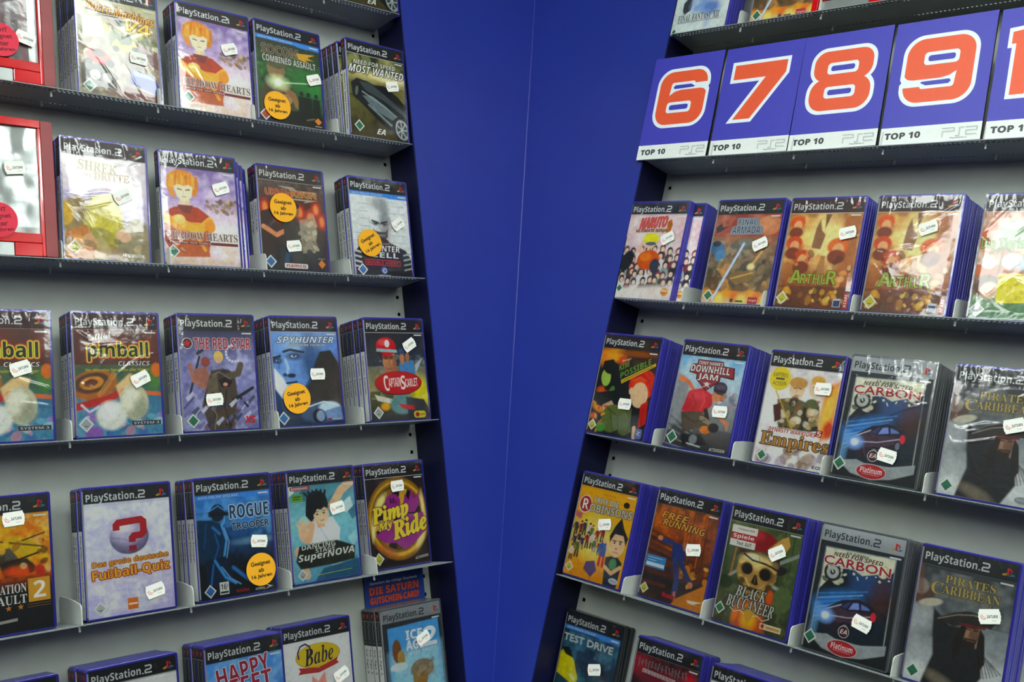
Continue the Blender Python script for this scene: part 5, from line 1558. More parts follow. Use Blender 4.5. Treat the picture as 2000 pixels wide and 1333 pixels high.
@cover
def skull():
    A = Art(ground='#3a4a2c')
    A.grad('#4c5c34', '#3c4a2c', 21, 90).grad('#3a3a24', '#3c4028', 90, 141)
    for k in range(9):
        A.line([(4 + 12 * k, 20), (2 + 12 * k, 139)], 1.6, '#263018', 1.5, 0.7)
    A.cloud('#6a7a4c', 10, 4, a=0.5).cloud('#1c2414', 12, 8, a=0.5)
    A.line([(4, 92), (40, 62)], 3.4, '#9aa09c', 1.5).line([(97, 44), (60, 66)], 4, '#8c928c', 1.5).line([(97, 92), (70, 84)], 4, '#9aa09c', 2).ell(76, 66, 10, 5, '#1c1c1c', 0.5, -15)
    A.ell(46, 38, 22, 12, '#8a1e24', 0.3).ell(40, 32, 10, 6, '#a8343a', 0.8)
    A.poly([(72, 30), (80, 26), (84, 36), (78, 48), (66, 46), (58, 44)], '#c09a54', 3)
    A.poly([(18, 50), (74, 54), (76, 62), (70, 66), (24, 58)], '#3a1c1a', 2).line([(16, 52), (14, 90)], 2, '#b8783a', 1.5, 0.8)
    A.poly([(22, 64), (28, 57), (44, 54), (60, 57), (73, 65), (74, 78), (68, 86), (62, 90), (59, 101), (50, 105), (40, 102), (35, 92), (26, 86), (21, 76)], '#a8854a', 1)
    A.ell(47, 62, 20, 8, '#e4ca8c', 0.9).ell(40, 58, 9, 4, '#f8ebc0', 0.9).ell(68, 72, 5, 12, '#7a5c30', 0.9)
    A.line([(25, 66), (33, 62.6), (44, 67)], 3, '#d8bc7c', 1.5).line([(50, 68), (60, 63.6), (71, 69)], 3, '#c8aa68', 1.5)
    A.ell(34.5, 71.5, 8, 7.2, '#5c4222', 0.3).ell(35, 72, 6.6, 6, '#140e0a', 0.4).ell(59.5, 73.5, 8.6, 7.6, '#5c4222', 0.3).ell(59, 74, 7, 6.4, '#140e0a', 0.4)
    A.poly([(46, 76), (49, 76.6), (52.5, 87), (48, 88.4), (42.5, 86.4)], '#1c130c', 1).line([(47.6, 78), (47.4, 86)], 0.9, '#7a5c30', 0.8)
    A.line([(27, 81), (36, 84), (41, 90)], 2.6, '#d0b272', 1.2).line([(70, 82), (60, 86), (54, 91)], 2.4, '#b8985a', 1.2).ell(31, 86, 4, 4, '#5c4422', 0.7).ell(66, 87, 4, 4, '#4c381c', 0.7)
    A.poly([(37, 91), (58, 92), (57, 96), (38, 95.4)], '#33230f', 0.8).poly([(39, 99), (56, 100), (53, 104), (42, 103)], '#6c5028', 1.2)
    A.line([(28, 56), (40, 61), (58, 62), (74, 66)], 2.2, '#1c0d0c', 1).line([(48, 56), (50, 62)], 0.8, '#7a5a30', 0.8)
    for k in range(6):
        A.line([(38 + 3.6 * k, 92), (38 + 3.6 * k, 98)], 1.2, '#5c4628', 0.8)
    A.poly([(26, 112), (44, 104), (64, 108), (70, 139), (30, 139)], '#b8561e', 6).ell(48, 126, 10, 14, '#e8a838', 0.8).ell(30, 122, 4, 14, '#d8742a', 0.7, 10).ell(70, 98, 5, 8, '#c85a1e', 0.7)
    A.ell(10, 92, 9, 8, '#2c3a24', 0.5).ell(86, 96, 12, 14, '#54643c', 0.5)
    A.header(bg='#1e2024', line='#9a9a8c')
    A.rect(6, 25, 40, 33.6, '#e2e0d8')
    A.rect(6, 33.6, 40, 41.6, '#b8282e')
    A.rect(6, 41.6, 40, 49.4, '#e2e0d8')
    A.T('Spiele', 9, 34.8, 28, 6, '#f0e8e0', 'sb')
    A.T('Computer Bild', 14, 27.6, 22, 3, '#8a3034', 'sb')
    A.T('Test: GUT', 15, 43.4, 20, 4.2, '#2c2c2a', 'sb')
    A.T('BLACK', 26, 92.4, 40, 12.5, '#d8d8cc', 'ri', rot=-1, oc='#2a2a20', ow=0.9)
    A.T('BUCCANEER', 16, 105.4, 62, 13.5, '#d8d8cc', 'ri', rot=-1, oc='#2a2a20', ow=0.9)
    A.stroke([(22, 119), (28, 123), (36, 120), (42, 123)], 1.0, '#d8d8cc')
    A.stroke([(52, 123), (58, 121), (66, 125), (74, 121), (72, 117)], 1.0, '#d8d8cc')
    A.gp([(44, 117), (51, 117), (54, 120), (50, 128), (47, 131), (44, 128), (41, 120)], '#d8a42c')
    A.usk(9, 123, '#2f7d5c', 7.2)
    A.rect(64, 127, 91, 133.6, '#e4d8b0')
    A.disc(67.6, 130.2, 2.2, 2.4, '#b8343a')
    A.rect(72, 129, 89, 131.8, '#d09a5a')
    return A


@cover
def yellow_car():
    A = Art(ground='#203048')
    A.grad('#24364c', '#26405c', 26, 60).grad('#20384c', '#2c5a64', 60, 141)
    A.cloud('#4a86a0', 14, 4, a=0.6, ya=26).cloud('#131c2c', 12, 8, a=0.6, ya=30)
    A.poly([(3, 56), (12, 50), (28, 62), (40, 84), (36, 94), (3, 84)], '#c9c024', 2).poly([(3, 50), (16, 48), (26, 60), (12, 58)], '#1c2018', 2).ell(30, 84, 6, 3, '#e4e09a', 0.5, 30)
    A.poly([(44, 96), (70, 84), (96, 92), (96, 120), (48, 120)], '#5c6a7c', 4)
    A.header(bg='#1f2228', fg='#c4caca', band='AUCH ONLINE SPIELBAR', yb=19.6)
    A.T('TEST DRIVE', 4, 31, 84, 9.0, '#c0cccc', 'n', bold=0.5, oc='#16202a', ow=0.4)
    A.usk(11, 128, '#2f7d5c')
    return A


@cover
def fire_emblem():
    A = Art(ground='#241a1c')
    A.grad('#26181a', '#3a1c1e', 20, 80).grad('#2c1a1c', '#1c1618', 80, 141)
    A.ell(10, 34, 12, 12, '#a82430', 0.9).ell(84, 38, 10, 12, '#b82430', 0.9).ell(46, 44, 34, 12, '#6a1c24', 0.9)
    A.cloud('#8a2a30', 10, 4, a=0.5)
    A.header(line='#6a6a6a')
    r = random.Random(8)
    for k in range(15):                                   # illegible spiky grey lettering
        x = 9 + 5 * k
        A.stroke([(x, 26 + (k % 2)), (x + r.uniform(-1, 2), 35 + r.uniform(-1, 2))], 1.5, '#807a7c')
        A.stroke([(x - 1.4, 26.5 + r.uniform(0, 8)), (x + 3.8, 26 + r.uniform(0, 9))], 1.1, '#6c6668')
    A.gp([(16, 37), (66, 39), (66, 44), (16, 42)], '#b9a4a4')
    for k in range(10):
        A.stroke([(18 + 4.6 * k, 38 + 0.2 * k), (19 + 4.6 * k + (k % 3), 42 + 0.15 * k)], 0.8, '#8a3a42')
    return A


# ------------------------------------------------------------------ game cases
CW, CH, CD = 0.135, 0.190, 0.0142


def case_body():
    mb = MB()
    mb.rbox(-CW / 2, CW / 2, 0.0, 0.0069, 0.0, CH, 0.0042)
    mb.rbox(-CW / 2, CW / 2, 0.0073, CD, 0.0, CH, 0.0042)
    mb.box(-CW / 2 + 0.0008, CW / 2 - 0.0012, 0.006, 0.008, 0.001, CH - 0.001)
    return mb.mesh('case_shell')


BODY_ME = {k: None for k in ('blue', 'black', 'grey')}
for k in BODY_ME:
    BODY_ME[k] = case_body()
    BODY_ME[k].materials.append(M[k + '_plastic'])


def spine_mesh(title, low='#c4c6c0', top='#16171b', ink='#3a3c40'):
    """paper strip on the left edge: X runs into the depth, Y down"""
    u = 0.00135
    D = 0.0128 / u
    A = Art(0.25, 2.6, D - 0.25, 138.4, ground=low, step=2.4, W=D, H=CH / u)
    A.R[:] = lin(low)
    A.rect(0.25, 2.6, D - 0.25, 46, top)
    A.rect(0.25, 2.6, D - 0.25, 14, '#2a1a1c')
    A.gp([(3.2, 6), (5.0, 6.2), (5.0, 11.5), (3.2, 11)], '#b8242c')
    A.gp([(5.0, 6.2), (7.0, 7.2), (6.6, 9), (5.0, 8.6)], '#b8242c')
    A.rect(0.25, 15, D - 0.25, 15.6, '#9a9c9a')
    A.T('PlayStation 2', D / 2 - 13, 28, 26, 4.4, '#8a8d90', 'n', rot=-90)
    n = min(78, 3.4 * len(title))
    A.T(title, D / 2 - n / 2, 49 + n / 2, n, 4.6, ink, 'n', rot=-90, bold=0.12)
    me = A.mesh('spine_print')
    # turn the print onto the left side of the case
    co = np.empty(len(me.vertices) * 3)
    me.vertices.foreach_get('co', co)
    co = co.reshape(-1, 3)
    out = np.column_stack([-CW / 2 - 0.00025 + co[:, 1], 0.0071 - co[:, 0], co[:, 2]])
    me.vertices.foreach_set('co', out.ravel())
    me.update()
    return me


def wrap_mesh(seed, amount):
    """loose clear film over the front: gathered pleats at the top, a few long creases"""
    rr = random.Random(seed)
    nx, nz = 84, 118
    X, Z = np.meshgrid(np.linspace(0, 1, nx), np.linspace(0, 1, nz))
    H = np.zeros_like(X)
    for k in range(16):
        x0 = rr.random()
        w = rr.uniform(0.007, 0.022)
        d = rr.uniform(0.06, 0.22)
        sl = rr.uniform(-0.5, 0.5)
        fall = np.clip(1 - (1 - Z) / d, 0, 1)
        H += rr.uniform(0.3, 1.0) * np.exp(-((X - x0 - sl * (1 - Z)) / w) ** 2) * fall
    for k in range(int(3 + 8 * amount)):
        x0, z0, a = rr.random(), rr.uniform(0.05, 0.95), rr.uniform(-0.7, 0.7)
        dist = (X - x0) * math.sin(a) + (Z - z0) * math.cos(a) + 0.12 * np.sin(3.0 * X + k)
        along = (X - x0) * math.cos(a) - (Z - z0) * math.sin(a)
        H += rr.uniform(0.15, 0.5) * amount * np.exp(-(dist / rr.choice((0.007, 0.010, 0.014))) ** 2) * np.exp(-(along / rr.uniform(0.06, 0.22)) ** 2)
    H += 0.6 * amount * (vnoise(X * 100, Z * 140, 30, seed) - 0.5) + 0.5
    edge = np.minimum(np.minimum(X, 1 - X) * 12, np.minimum(Z, 1 - Z) * 14).clip(0.15, 1)
    Y = -(0.0011 + 0.0008 * H.clip(0, 2) * edge)
    V = np.column_stack([((X - 0.5) * (CW - 0.001)).ravel(), Y.ravel(), (Z * (CH - 0.001) + 0.0005).ravel()])
    idx = np.arange(nx * nz).reshape(nz, nx)
    q = np.column_stack([idx[:-1, :-1].ravel(), idx[:-1, 1:].ravel(), idx[1:, 1:].ravel(), idx[1:, :-1].ravel()])
    return mesh_from('plastic_wrap', V.tolist(), q.tolist(), None, True)


WRAP = {'loose': [wrap_mesh(s, 1.0) for s in (1, 2, 3)], 'taut': [wrap_mesh(s, 0.25) for s in (11, 12, 13)]}


def outline_plate(name, pts, th, art=None, y0=0.0):
    mb = MB()
    mb.prism([(x, -y0 - th, z) for x, z in pts], [(x, -y0, z) for x, z in pts])
    return mb


def tag_mesh():
    u = 0.00135
    A = Art(0, 0, 1, 1, ground='#e6e8e0', step=0.9, W=0.0, H=0.0)
    A.R[:] = lin('#e6e8e0')
    w, h = 11.2, 7.2
    pts = []
    pts += [(-w + 2.4, -h), (w - 2.4, -h)]
    for k in range(9):                     # scalloped ends
        t = k / 8
        pts.append((w - 1.7 + 1.6 * math.sin(math.pi * t) - (0.5 if k % 2 else 0), -h + 2 * h * t))
    pts += [(w - 2.4, h), (-w + 2.4, h)]
    for k in range(9):
        t = k / 8
        pts.append((-w + 1.7 - 1.6 * math.sin(math.pi * t) + (0.5 if k % 2 else 0), h - 2 * h * t))
    A.gp(pts, '#e8eae2')
    A.stroke([(-8.6, -1.2), (-7.6, 1.8), (-5.4, 2.6), (-3.2, 1.4)], 0.7, '#d8706a')
    A.stroke([(-7.4, -2.2), (-6.4, 0.2), (-4.6, 0.8)], 0.6, '#d8706a')
    A.T('SATURN', -2.6, -1.4, 10.6, 3.0, '#26282a', 'si')
    A.rect(2.0, 3.6, 6.4, 4.4, '#c4c6be')
    return A.mesh('price_tag')


def sticker_mesh(lines, col, ink):
    A = Art(0, 0, 1, 1, ground=col, step=0.9, W=0.0, H=0.0)
    A.R[:] = lin(col)
    A.disc(0, 0, 19, 19, col, n=48)
    for s, x, y, w, h in lines:
        A.T(s, x, y, w, h, ink, 'n', bold=0.3)
    return A.mesh('age_sticker')


TAG_ME = tag_mesh()
AGE_ME = sticker_mesh([('Geeignet', -12.5, -9.6, 25, 6.2), ('ab', -3.4, -1.6, 6.8, 4.6), ('16 Jahren', -13.0, 5.6, 26, 5.0)], '#e8a61a', '#4a3608')
RED_AGE_ME = sticker_mesh([('NICHT', -9, -13, 18, 4.6), ('geeignet', -12.5, -6, 25, 6.0), ('unter', -8, 2.6, 16, 4.2), ('18 Jahren', -13.0, 9, 26, 4.6)], '#d22c44', '#7a1424')
for me_ in (TAG_ME, AGE_ME, RED_AGE_ME):
    me_.materials.append(M['paper'])


def stick(name, me, parent, X, Y, rot, lift):
    """sticker child at X, Y of the front, turned counter-clockwise by rot degrees"""
    o = link(name, me, None, parent)
    u = 0.00135
    o.matrix_local = Matrix.Translation(((X - 50) * u, -lift, CH - Y * u)) @ Matrix.Rotation(-math.radians(rot), 4, 'Y')
    return o


POSE = {
    'l1_v4':(0.6418,0.6450,0.0117,-0.00,0.00),
    'l1_sh':(0.8080,0.6461,0.0010,0.43,-0.80),
    'l1_soc':(0.9512,0.6459,-0.0045,1.10,-1.94),
    'l1_nfs':(1.1275,0.6446,0.0102,-1.21,-0.93),
    'l2_shk':(0.6106,0.3826,-0.0008,-1.24,-0.37),
    'l2_sh':(0.7566,0.3812,0.0171,-0.56,0.22),
    'l2_urb':(0.9401,0.3827,-0.0101,-0.29,-0.16),
    'l2_spl':(1.1254,0.3829,-0.0118,-0.21,-0.15),
    'l3_pin0':(0.4459,0.1139,0.0244,-0.38,-0.30),
    'l3_pin':(0.6122,0.1143,0.0053,-0.33,-0.17),
    'l3_red':(0.7734,0.1147,0.0047,-0.46,-0.22),
    'l3_spy':(0.9336,0.1147,0.0067,-0.06,0.10),
    'l3_cap':(1.1104,0.1151,0.0181,-0.64,-0.09),
    'l4_ba2':(0.4427,-0.1467,-0.0062,-0.03,0.18),
    'l4_qui':(0.6119,-0.1461,0.0097,0.17,-0.30),
    'l4_rog':(0.7804,-0.1466,0.0086,-0.19,0.07),
    'l4_dan':(0.9557,-0.1462,-0.0157,-0.30,0.09),
    'l4_pim':(1.1217,-0.1463,-0.0360,0.12,0.11),
    'l5_a':(0.6010,-0.4023,0.0270,-0.17,0.39),
    'l5_hap':(0.7867,-0.4038,-0.0033,-0.05,-0.00),
    'l5_bab':(0.9354,-0.4033,-0.0376,0.09,-0.22),
    'l5_ice':(1.1181,-0.4029,-0.0175,0.01,-0.05),
    'l5_0':(0.4494,-0.4028,-0.0289,0.06,0.11),
    'r0_ff':(-1.1928,0.8763,0.0044,0.00,-0.30),
    'r1_nar':(-1.1747,0.3509,0.0219,-0.18,-0.14),
    'r1_fa':(-0.9987,0.3520,-0.0018,0.44,0.72),
    'r1_ar1':(-0.8494,0.3519,0.0076,-0.15,0.33),
    'r1_ar2':(-0.6929,0.3512,0.0201,-0.76,-0.09),
    'r1_spo':(-0.5388,0.3512,0.0016,0.37,0.33),
    'r2_kim':(-1.1799,0.0946,0.0114,-0.73,-0.08),
    'r2_ton':(-1.0053,0.0948,0.0137,-0.09,-0.56),
    'r2_dyn':(-0.8524,0.0949,-0.0214,0.06,-0.22),
    'r2_car':(-0.6931,0.0936,0.0174,0.02,-0.57),
    'r2_pir':(-0.5413,0.0942,-0.0009,0.03,-0.19),
    'r3_rob':(-1.1797,-0.1641,-0.0069,-0.08,-0.38),
    'r3_fre':(-1.0193,-0.1653,-0.0213,0.02,-0.46),
    'r3_bla':(-0.8483,-0.1655,0.0118,-0.18,0.03),
    'r3_car':(-0.6937,-0.1650,0.0075,0.16,0.30),
    'r3_pir':(-0.5466,-0.1646,-0.0064,-0.03,0.13),
    'r4_tes':(-1.1825,-0.4188,-0.0502,0.13,0.85),
    'r4_fir':(-1.0015,-0.4187,-0.0276,0.05,0.70),
    's6':(-1.1977,0.6223,-0.0043,-0.53,0.34),
    's7':(-1.0322,0.6225,-0.0020,-0.43,0.52),
    's8':(-0.8733,0.6225,-0.0029,-1.05,0.67),
    's9':(-0.7092,0.6223,-0.0006,-1.30,0.59),
    's10':(-0.5465,0.6223,-0.001,-1.3,0.55),
    'l0_car':(1.138,0.908,0.004,0.0,0.0),
    'r0_war':(-1.0145,0.876,0.0,0.0,0.0),
    'r4_thi':(-0.832,-0.419,0.006,0.0,0.3),
}
# key: cover, copies in the stack, shell, wrap, price tag (X, Y, turn), age sticker, spine title, short name, label of the front case
SPEC = [
 ('l0_car', 'road_car', 2, 'blue', 'taut', None, None, 'Need for Speed Most Wanted', 'the dark car case on the topmost left shelf', 'blue game case with a dark car cover, cut off on the topmost left shelf'),
 ('l1_v4', 'toy_racers', 6, 'blue', 'loose', (71.5, 86, -5), None, 'Micro Machines V4', 'the toy racers case', 'blue game case with washed-out cover of small colourful toy racers, yellow V4'),
 ('l1_sh', 'orange_hair', 3, 'blue', 'loose', (69, 51.5, 20), None, 'Shadow Hearts', 'the upper orange-haired fighter case', 'blue game case with orange-haired figure, arms folded, on the upper full left shelf'),
 ('l1_soc', 'night_squad', 2, 'blue', 'taut', (85, 69.5, 20), (28, 116, 3, AGE_ME), 'SOCOM Combined Assault', 'the green night squad case', 'blue game case with green night soldier cover and yellow age sticker'),
 ('l1_nfs', 'road_car', 5, 'blue', 'taut', (74, 59, 12), None, 'Need for Speed Most Wanted', 'the dark car case on the upper full left shelf', 'blue game case with dark sports car cover, beside blue corner, upper full left shelf'),
 ('l2_shk', 'green_mound', 2, 'blue', 'loose', (68, 64, 28), None, 'Der Dritte', 'the green mound case', 'blue game case with pale lilac cover and yellow-green mound, beside the red box'),
 ('l2_sh', 'orange_hair', 4, 'blue', 'loose', (76.5, 42, 20), None, 'Shadow Hearts', 'the lower orange-haired fighter case', 'blue game case with orange-haired figure, arms folded, overhanging the second full left shelf'),
 ('l2_urb', 'street_gang', 2, 'blue', 'loose', (46.5, 105.5, 8), (35, 56, 0, AGE_ME), 'Urban Reign', 'the brown street gang case', 'blue game case with brown street gang cover and yellow sticker near its title'),
 ('l2_spl', 'bald_agent', 3, 'blue', 'taut', (77.5, 63, 33), (28, 93, 30, AGE_ME), 'Splinter Cell Double Agent', 'the grey bald man case', 'blue game case with grey cover of a bald man and tilted yellow sticker'),
 ('l3_pin0', 'pinball', 3, 'blue', 'loose', (66, 63, 17), None, 'Pinball Classics', 'the pinball case cut by the left photo edge', 'blue pinball game case cut off by the left edge of the photo'),
 ('l3_pin', 'pinball', 3, 'blue', 'loose', (73.5, 76.5, 26), None, 'Pinball Classics', 'the fully visible pinball case', 'blue pinball game case shown whole, second from left on its shelf'),
 ('l3_red', 'red_star', 3, 'blue', 'taut', (41, 103, 4), None, 'The Red Star', 'the lilac warrior case', 'blue game case with lilac warrior cover, red title and red star'),
 ('l3_spy', 'blue_face', 4, 'blue', 'taut', (63, 75, 0), (31, 105, 8, AGE_ME), 'SpyHunter Nowhere to Run', 'the blue face case', 'blue game case with large blue-lit face cover and yellow age sticker'),
 ('l3_cap', 'red_dome', 5, 'blue', 'taut', (71.5, 37.5, 30), None, 'Captain Scarlet', 'the red cap case', 'blue game case with man in red cap above a red oval title'),
 ('l4_ba2', 'gunship', 3, 'blue', 'taut', (62, 25, 3), None, 'Assault 2', 'the orange gunship case', 'blue game case with orange battle cover and white 2, cut off at left photo edge'),
 ('l4_qui', 'football_quiz', 3, 'blue', 'taut', (74.5, 118, 12), None, 'Das große deutsche Fußball-Quiz', 'the football quiz case', 'blue game case with pale lilac cover and red question mark on a ball'),
 ('l4_rog', 'blue_soldier', 4, 'blue', 'taut', (78, 80, -7), (78, 113, 3, AGE_ME), 'Rogue Trooper', 'the blue soldier case', 'blue game case with dark blue soldier silhouette cover and yellow sticker'),
 ('l4_dan', 'dancing_girl', 4, 'blue', 'taut', (69, 52, 10), None, 'Dancing Stage SuperNOVA', 'the dancing girl case', 'blue game case with turquoise cover of black-haired dancer raising an arm'),
 ('l4_pim', 'gold_rim', 3, 'blue', 'loose', (52, 33, 3), None, 'Pimp My Ride', 'the gold wheel rim case', 'blue game case with golden wheel rim and purple-yellow script title'),
 ('l5_0', 'plain_dark', 3, 'blue', 'taut', None, None, '', 'the leftmost bottom case', 'blue game case showing only its top corner at the lower left photo corner'),
 ('l5_a', 'plain_dark', 6, 'blue', 'loose', None, None, '', 'the bottom-row case under the football quiz', 'blue game case showing only its black header, below the football quiz case'),
 ('l5_hap', 'happy_blue', 5, 'blue', 'taut', None, None, 'Happy Feet', 'the sky blue case with red title', 'blue game case with sky blue cover and jagged red title, bottom left row'),
 ('l5_bab', 'white_farm', 3, 'blue', 'taut', (80, 70, 26), None, 'Babe', 'the white case with yellow oval', 'blue game case with white cover, yellow oval title and pink shape'),
 ('l5_ice', 'ice_scene', 4, 'grey', 'taut', (64, 46, 24), None, 'Ice Age 2', 'the silver-headed icy blue case', 'grey game case with silver header and icy blue picture, below the voucher card'),
 ('r0_ff', 'white_crystal', 3, 'blue', 'taut', None, None, 'Final Fantasy XII', 'the white case on the topmost right shelf', 'blue game case with white cover, cut off on the topmost right shelf'),
 ('r0_war', 'war_beam', 2, 'blue', 'taut', None, None, 'Final Armada', 'the war beam case on the topmost right shelf', 'blue game case with war cover and blue beam, cut off on the topmost right shelf'),
 ('r1_nar', 'many_faces', 4, 'blue', 'taut', (74.5, 53.5, 28), None, 'Ultimate Ninja', 'the pink crowd case', 'blue game case with pale pink cover of many small figures, beside blue corner'),
 ('r1_fa', 'war_beam', 2, 'blue', 'taut', (74.5, 61, 24), None, 'Final Armada', 'the whole war beam case', 'blue game case with red-brown war cover and blue beam, below the number 7 card'),
 ('r1_ar1', 'amber_tale', 3, 'blue', 'loose', (82.5, 46, 12), None, 'Arthur', 'the left amber tale case', 'blue game case with amber fantasy cover and green title, left of two alike'),
 ('r1_ar2', 'amber_tale', 5, 'blue', 'loose', (65, 40, 20), None, 'Arthur', 'the right amber tale case', 'blue game case with amber fantasy cover and green title, right of two alike'),
 ('r1_spo', 'yellow_block', 2, 'blue', 'loose', None, None, 'Die Tierischen Acht', 'the orange case with yellow block', 'blue game case with orange cover and yellow block, cut by right photo edge'),
 ('r2_kim', 'red_hair', 5, 'blue', 'taut', (59, 94.5, 1), None, 'Kim Possible', 'the red-haired girl case', 'blue game case with black cover and red-haired figure, beside the blue corner'),
 ('r2_ton', 'skater', 6, 'blue', 'taut', (76, 87, 3), None, 'Downhill Jam', 'the skater case', 'blue game case with crouching skater in red shirt'),
 ('r2_dyn', 'gold_lettering', 2, 'blue', 'taut', (77.5, 42, 2), None, 'Dynasty Warriors 5 Empires', 'the gold Empires case', 'blue game case with pale battle cover, gold lettering and round yellow badge'),
 ('r2_car', 'neon_car', 5, 'grey', 'loose', (62.5, 109, -8), None, 'Need for Speed Carbon', 'the upper silver-headed car case', 'grey game case with silver header and night car, upper of two alike'),
 ('r2_pir', 'dark_coat', 4, 'blue', 'loose', (68.5, 59, 18), None, 'Pirates of the Caribbean', 'the upper dark coat case', 'blue game case with dark hatted figure in smoke, upper of two alike'),
 ('r3_rob', 'amber_family', 4, 'blue', 'taut', (55.5, 63.5, 13), None, 'Triff die Robinsons', 'the yellow family case', 'blue game case with golden yellow cover and crowd of small figures'),
 ('r3_fre', 'rooftop_run', 3, 'blue', 'taut', (70.5, 67.5, 11), None, 'Free Running', 'the rooftop runner case', 'blue game case with orange-brown cover and runner in blue'),
 ('r3_bla', 'skull', 5, 'blue', 'taut', (70, 46.5, 32), None, 'Black Buccaneer', 'the skull case', 'blue game case with green planks and golden skull cover'),
 ('r3_car', 'neon_car', 4, 'grey', 'loose', (65, 98, -13), None, 'Need for Speed Carbon', 'the lower silver-headed car case', 'grey game case with silver header and night car, lower of two alike'),
 ('r3_pir', 'dark_coat', 4, 'blue', 'loose', (77.5, 58, 14), None, 'Pirates of the Caribbean', 'the lower dark coat case', 'blue game case with dark hatted figure in smoke, lower of two alike'),
 ('r4_tes', 'yellow_car', 2, 'black', 'taut', (66, 65, 15), None, 'Test Drive', 'the yellow car case', 'black game case with yellow car cover, bottom row beside the blue corner'),
 ('r4_fir', 'fire_emblem', 4, 'blue', 'taut', None, None, '', 'the dark red emblem case', 'blue game case with dark red cover and spiky grey lettering, bottom right row'),
 ('r4_thi', 'plain_dark', 5, 'blue', 'taut', None, None, '', 'the bottom-row case under the skull', 'blue game case showing only its black header, below the skull case'),
]
PRINT_ME, SPINE_ME = {}, {}
FAN = {'r1_nar': (0.024, 0.0), 'l2_sh': (0.0, 0.0140), 'l1_nfs': (0.0, -0.0025), 'r2_ton': (0.0, 0.0012), 'r2_kim': (0.0, 0.0008)}   # sideways shift of the copies behind
NUM = ['second', 'third', 'fourth', 'fifth', 'sixth', 'seventh']
by_row = {}
for n_, (key, cov, count, shell, wrap, tg, age, title, short, label) in enumerate(SPEC):
    side = key[0]
    u, v, w, tilt, rot = POSE[key]
    row = key[:2]
    w2 = min(w, -0.002)
    u *= (RD[side] - w2) / (RD[side] - w)
    w = w2
    tilt, rot = math.radians(tilt), math.radians(rot)
    v = ROWS[row] + 0.0006 + abs(math.sin(rot)) * CW / 2 * 0.9
    if cov not in PRINT_ME:
        art = COVER[cov]()
        art.grain = True
        PRINT_ME[cov] = art.mesh('cover_print', off=0.00012)
    if title not in SPINE_ME:
        SPINE_ME[title] = spine_mesh(title) if title else spine_mesh('')
    e = empty('game_case', place(side, u, v, w, tilt, rot))
    tag_obj(e, label, 'game case', 'game cases on the %s rack' % ('left' if side == 'l' else 'right'))
    parts = [link('case_shell', BODY_ME[shell], None, e), link('cover_print', PRINT_ME[cov], M['print'], e)]
    if side == 'l':
        parts.append(link('spine_print', SPINE_ME[title], M['print'], e))
    link('plastic_wrap', WRAP[wrap][n_ % 3], M['wrap'], e)
    if tg:
        o = stick('price_tag', TAG_ME, e, tg[0], tg[1], tg[2], 0.0033)
        o['label'] = 'white scalloped price tag'
    if age:
        o = stick('age_sticker', age[3], e, age[0], age[1], age[2], 0.0030)
        o['label'] = 'round yellow age sticker'
    by_row.setdefault(row, []).append((u, short))
    rr = random.Random(n_ * 7 + 3)
    for k in range(1, count):
        dw = w - k * (CD + 0.0004)
        if dw - CD < -DEPTH:
            break
        c = e.copy()
        COL.objects.link(c)
        c.matrix_world = place(side, u + rr.uniform(-0.0016, 0.0016) + FAN.get(key, (0, 0))[0] + FAN.get(key, (0, 0))[1] * k, ROWS[row] + 0.0006, dw, 0.0, 0.0)
        c['label'] = 'case %s from front behind %s' % (NUM[k - 1], short)
        for p in parts:
            d = p.copy()
            COL.objects.link(d)
            d.parent = c

# dividers between the stacks
for row, us in [('l0', [1.0375]), ('l1', DIV_U['l'][1:]), ('l2', DIV_U['l'][1:]), ('l3', DIV_U['l'][1:]), ('l4', DIV_U['l'][1:]), ('l5', DIV_U['l'][1:]),
                ('r0', DIV_U['r'][:2]), ('s', DIV_U['r']), ('r1', DIV_U['r']), ('r2', DIV_U['r']), ('r3', DIV_U['r']), ('r4', DIV_U['r'][:2])]:
    for u in us:
        near = sorted(by_row.get(row, []), key=lambda q: abs(q[0] - u - 0.08))
        e = divider(row, u)
        if row == 's':
            lab = 'grey divider plate on the number card shelf, %s from the corner' % (['first', 'second', 'third', 'fourth'][us.index(u)])
        else:
            right = [q for q in sorted(by_row[row]) if q[0] > u]
            left = [q for q in sorted(by_row[row]) if q[0] < u]
            lab = 'grey divider plate at left of %s' % right[0][1] if right else 'grey divider plate at right of %s' % left[-1][1]
        tag_obj(e, lab, 'divider', 'divider plates on the %s rack' % ('left' if row[0] == 'l' else 'right'))


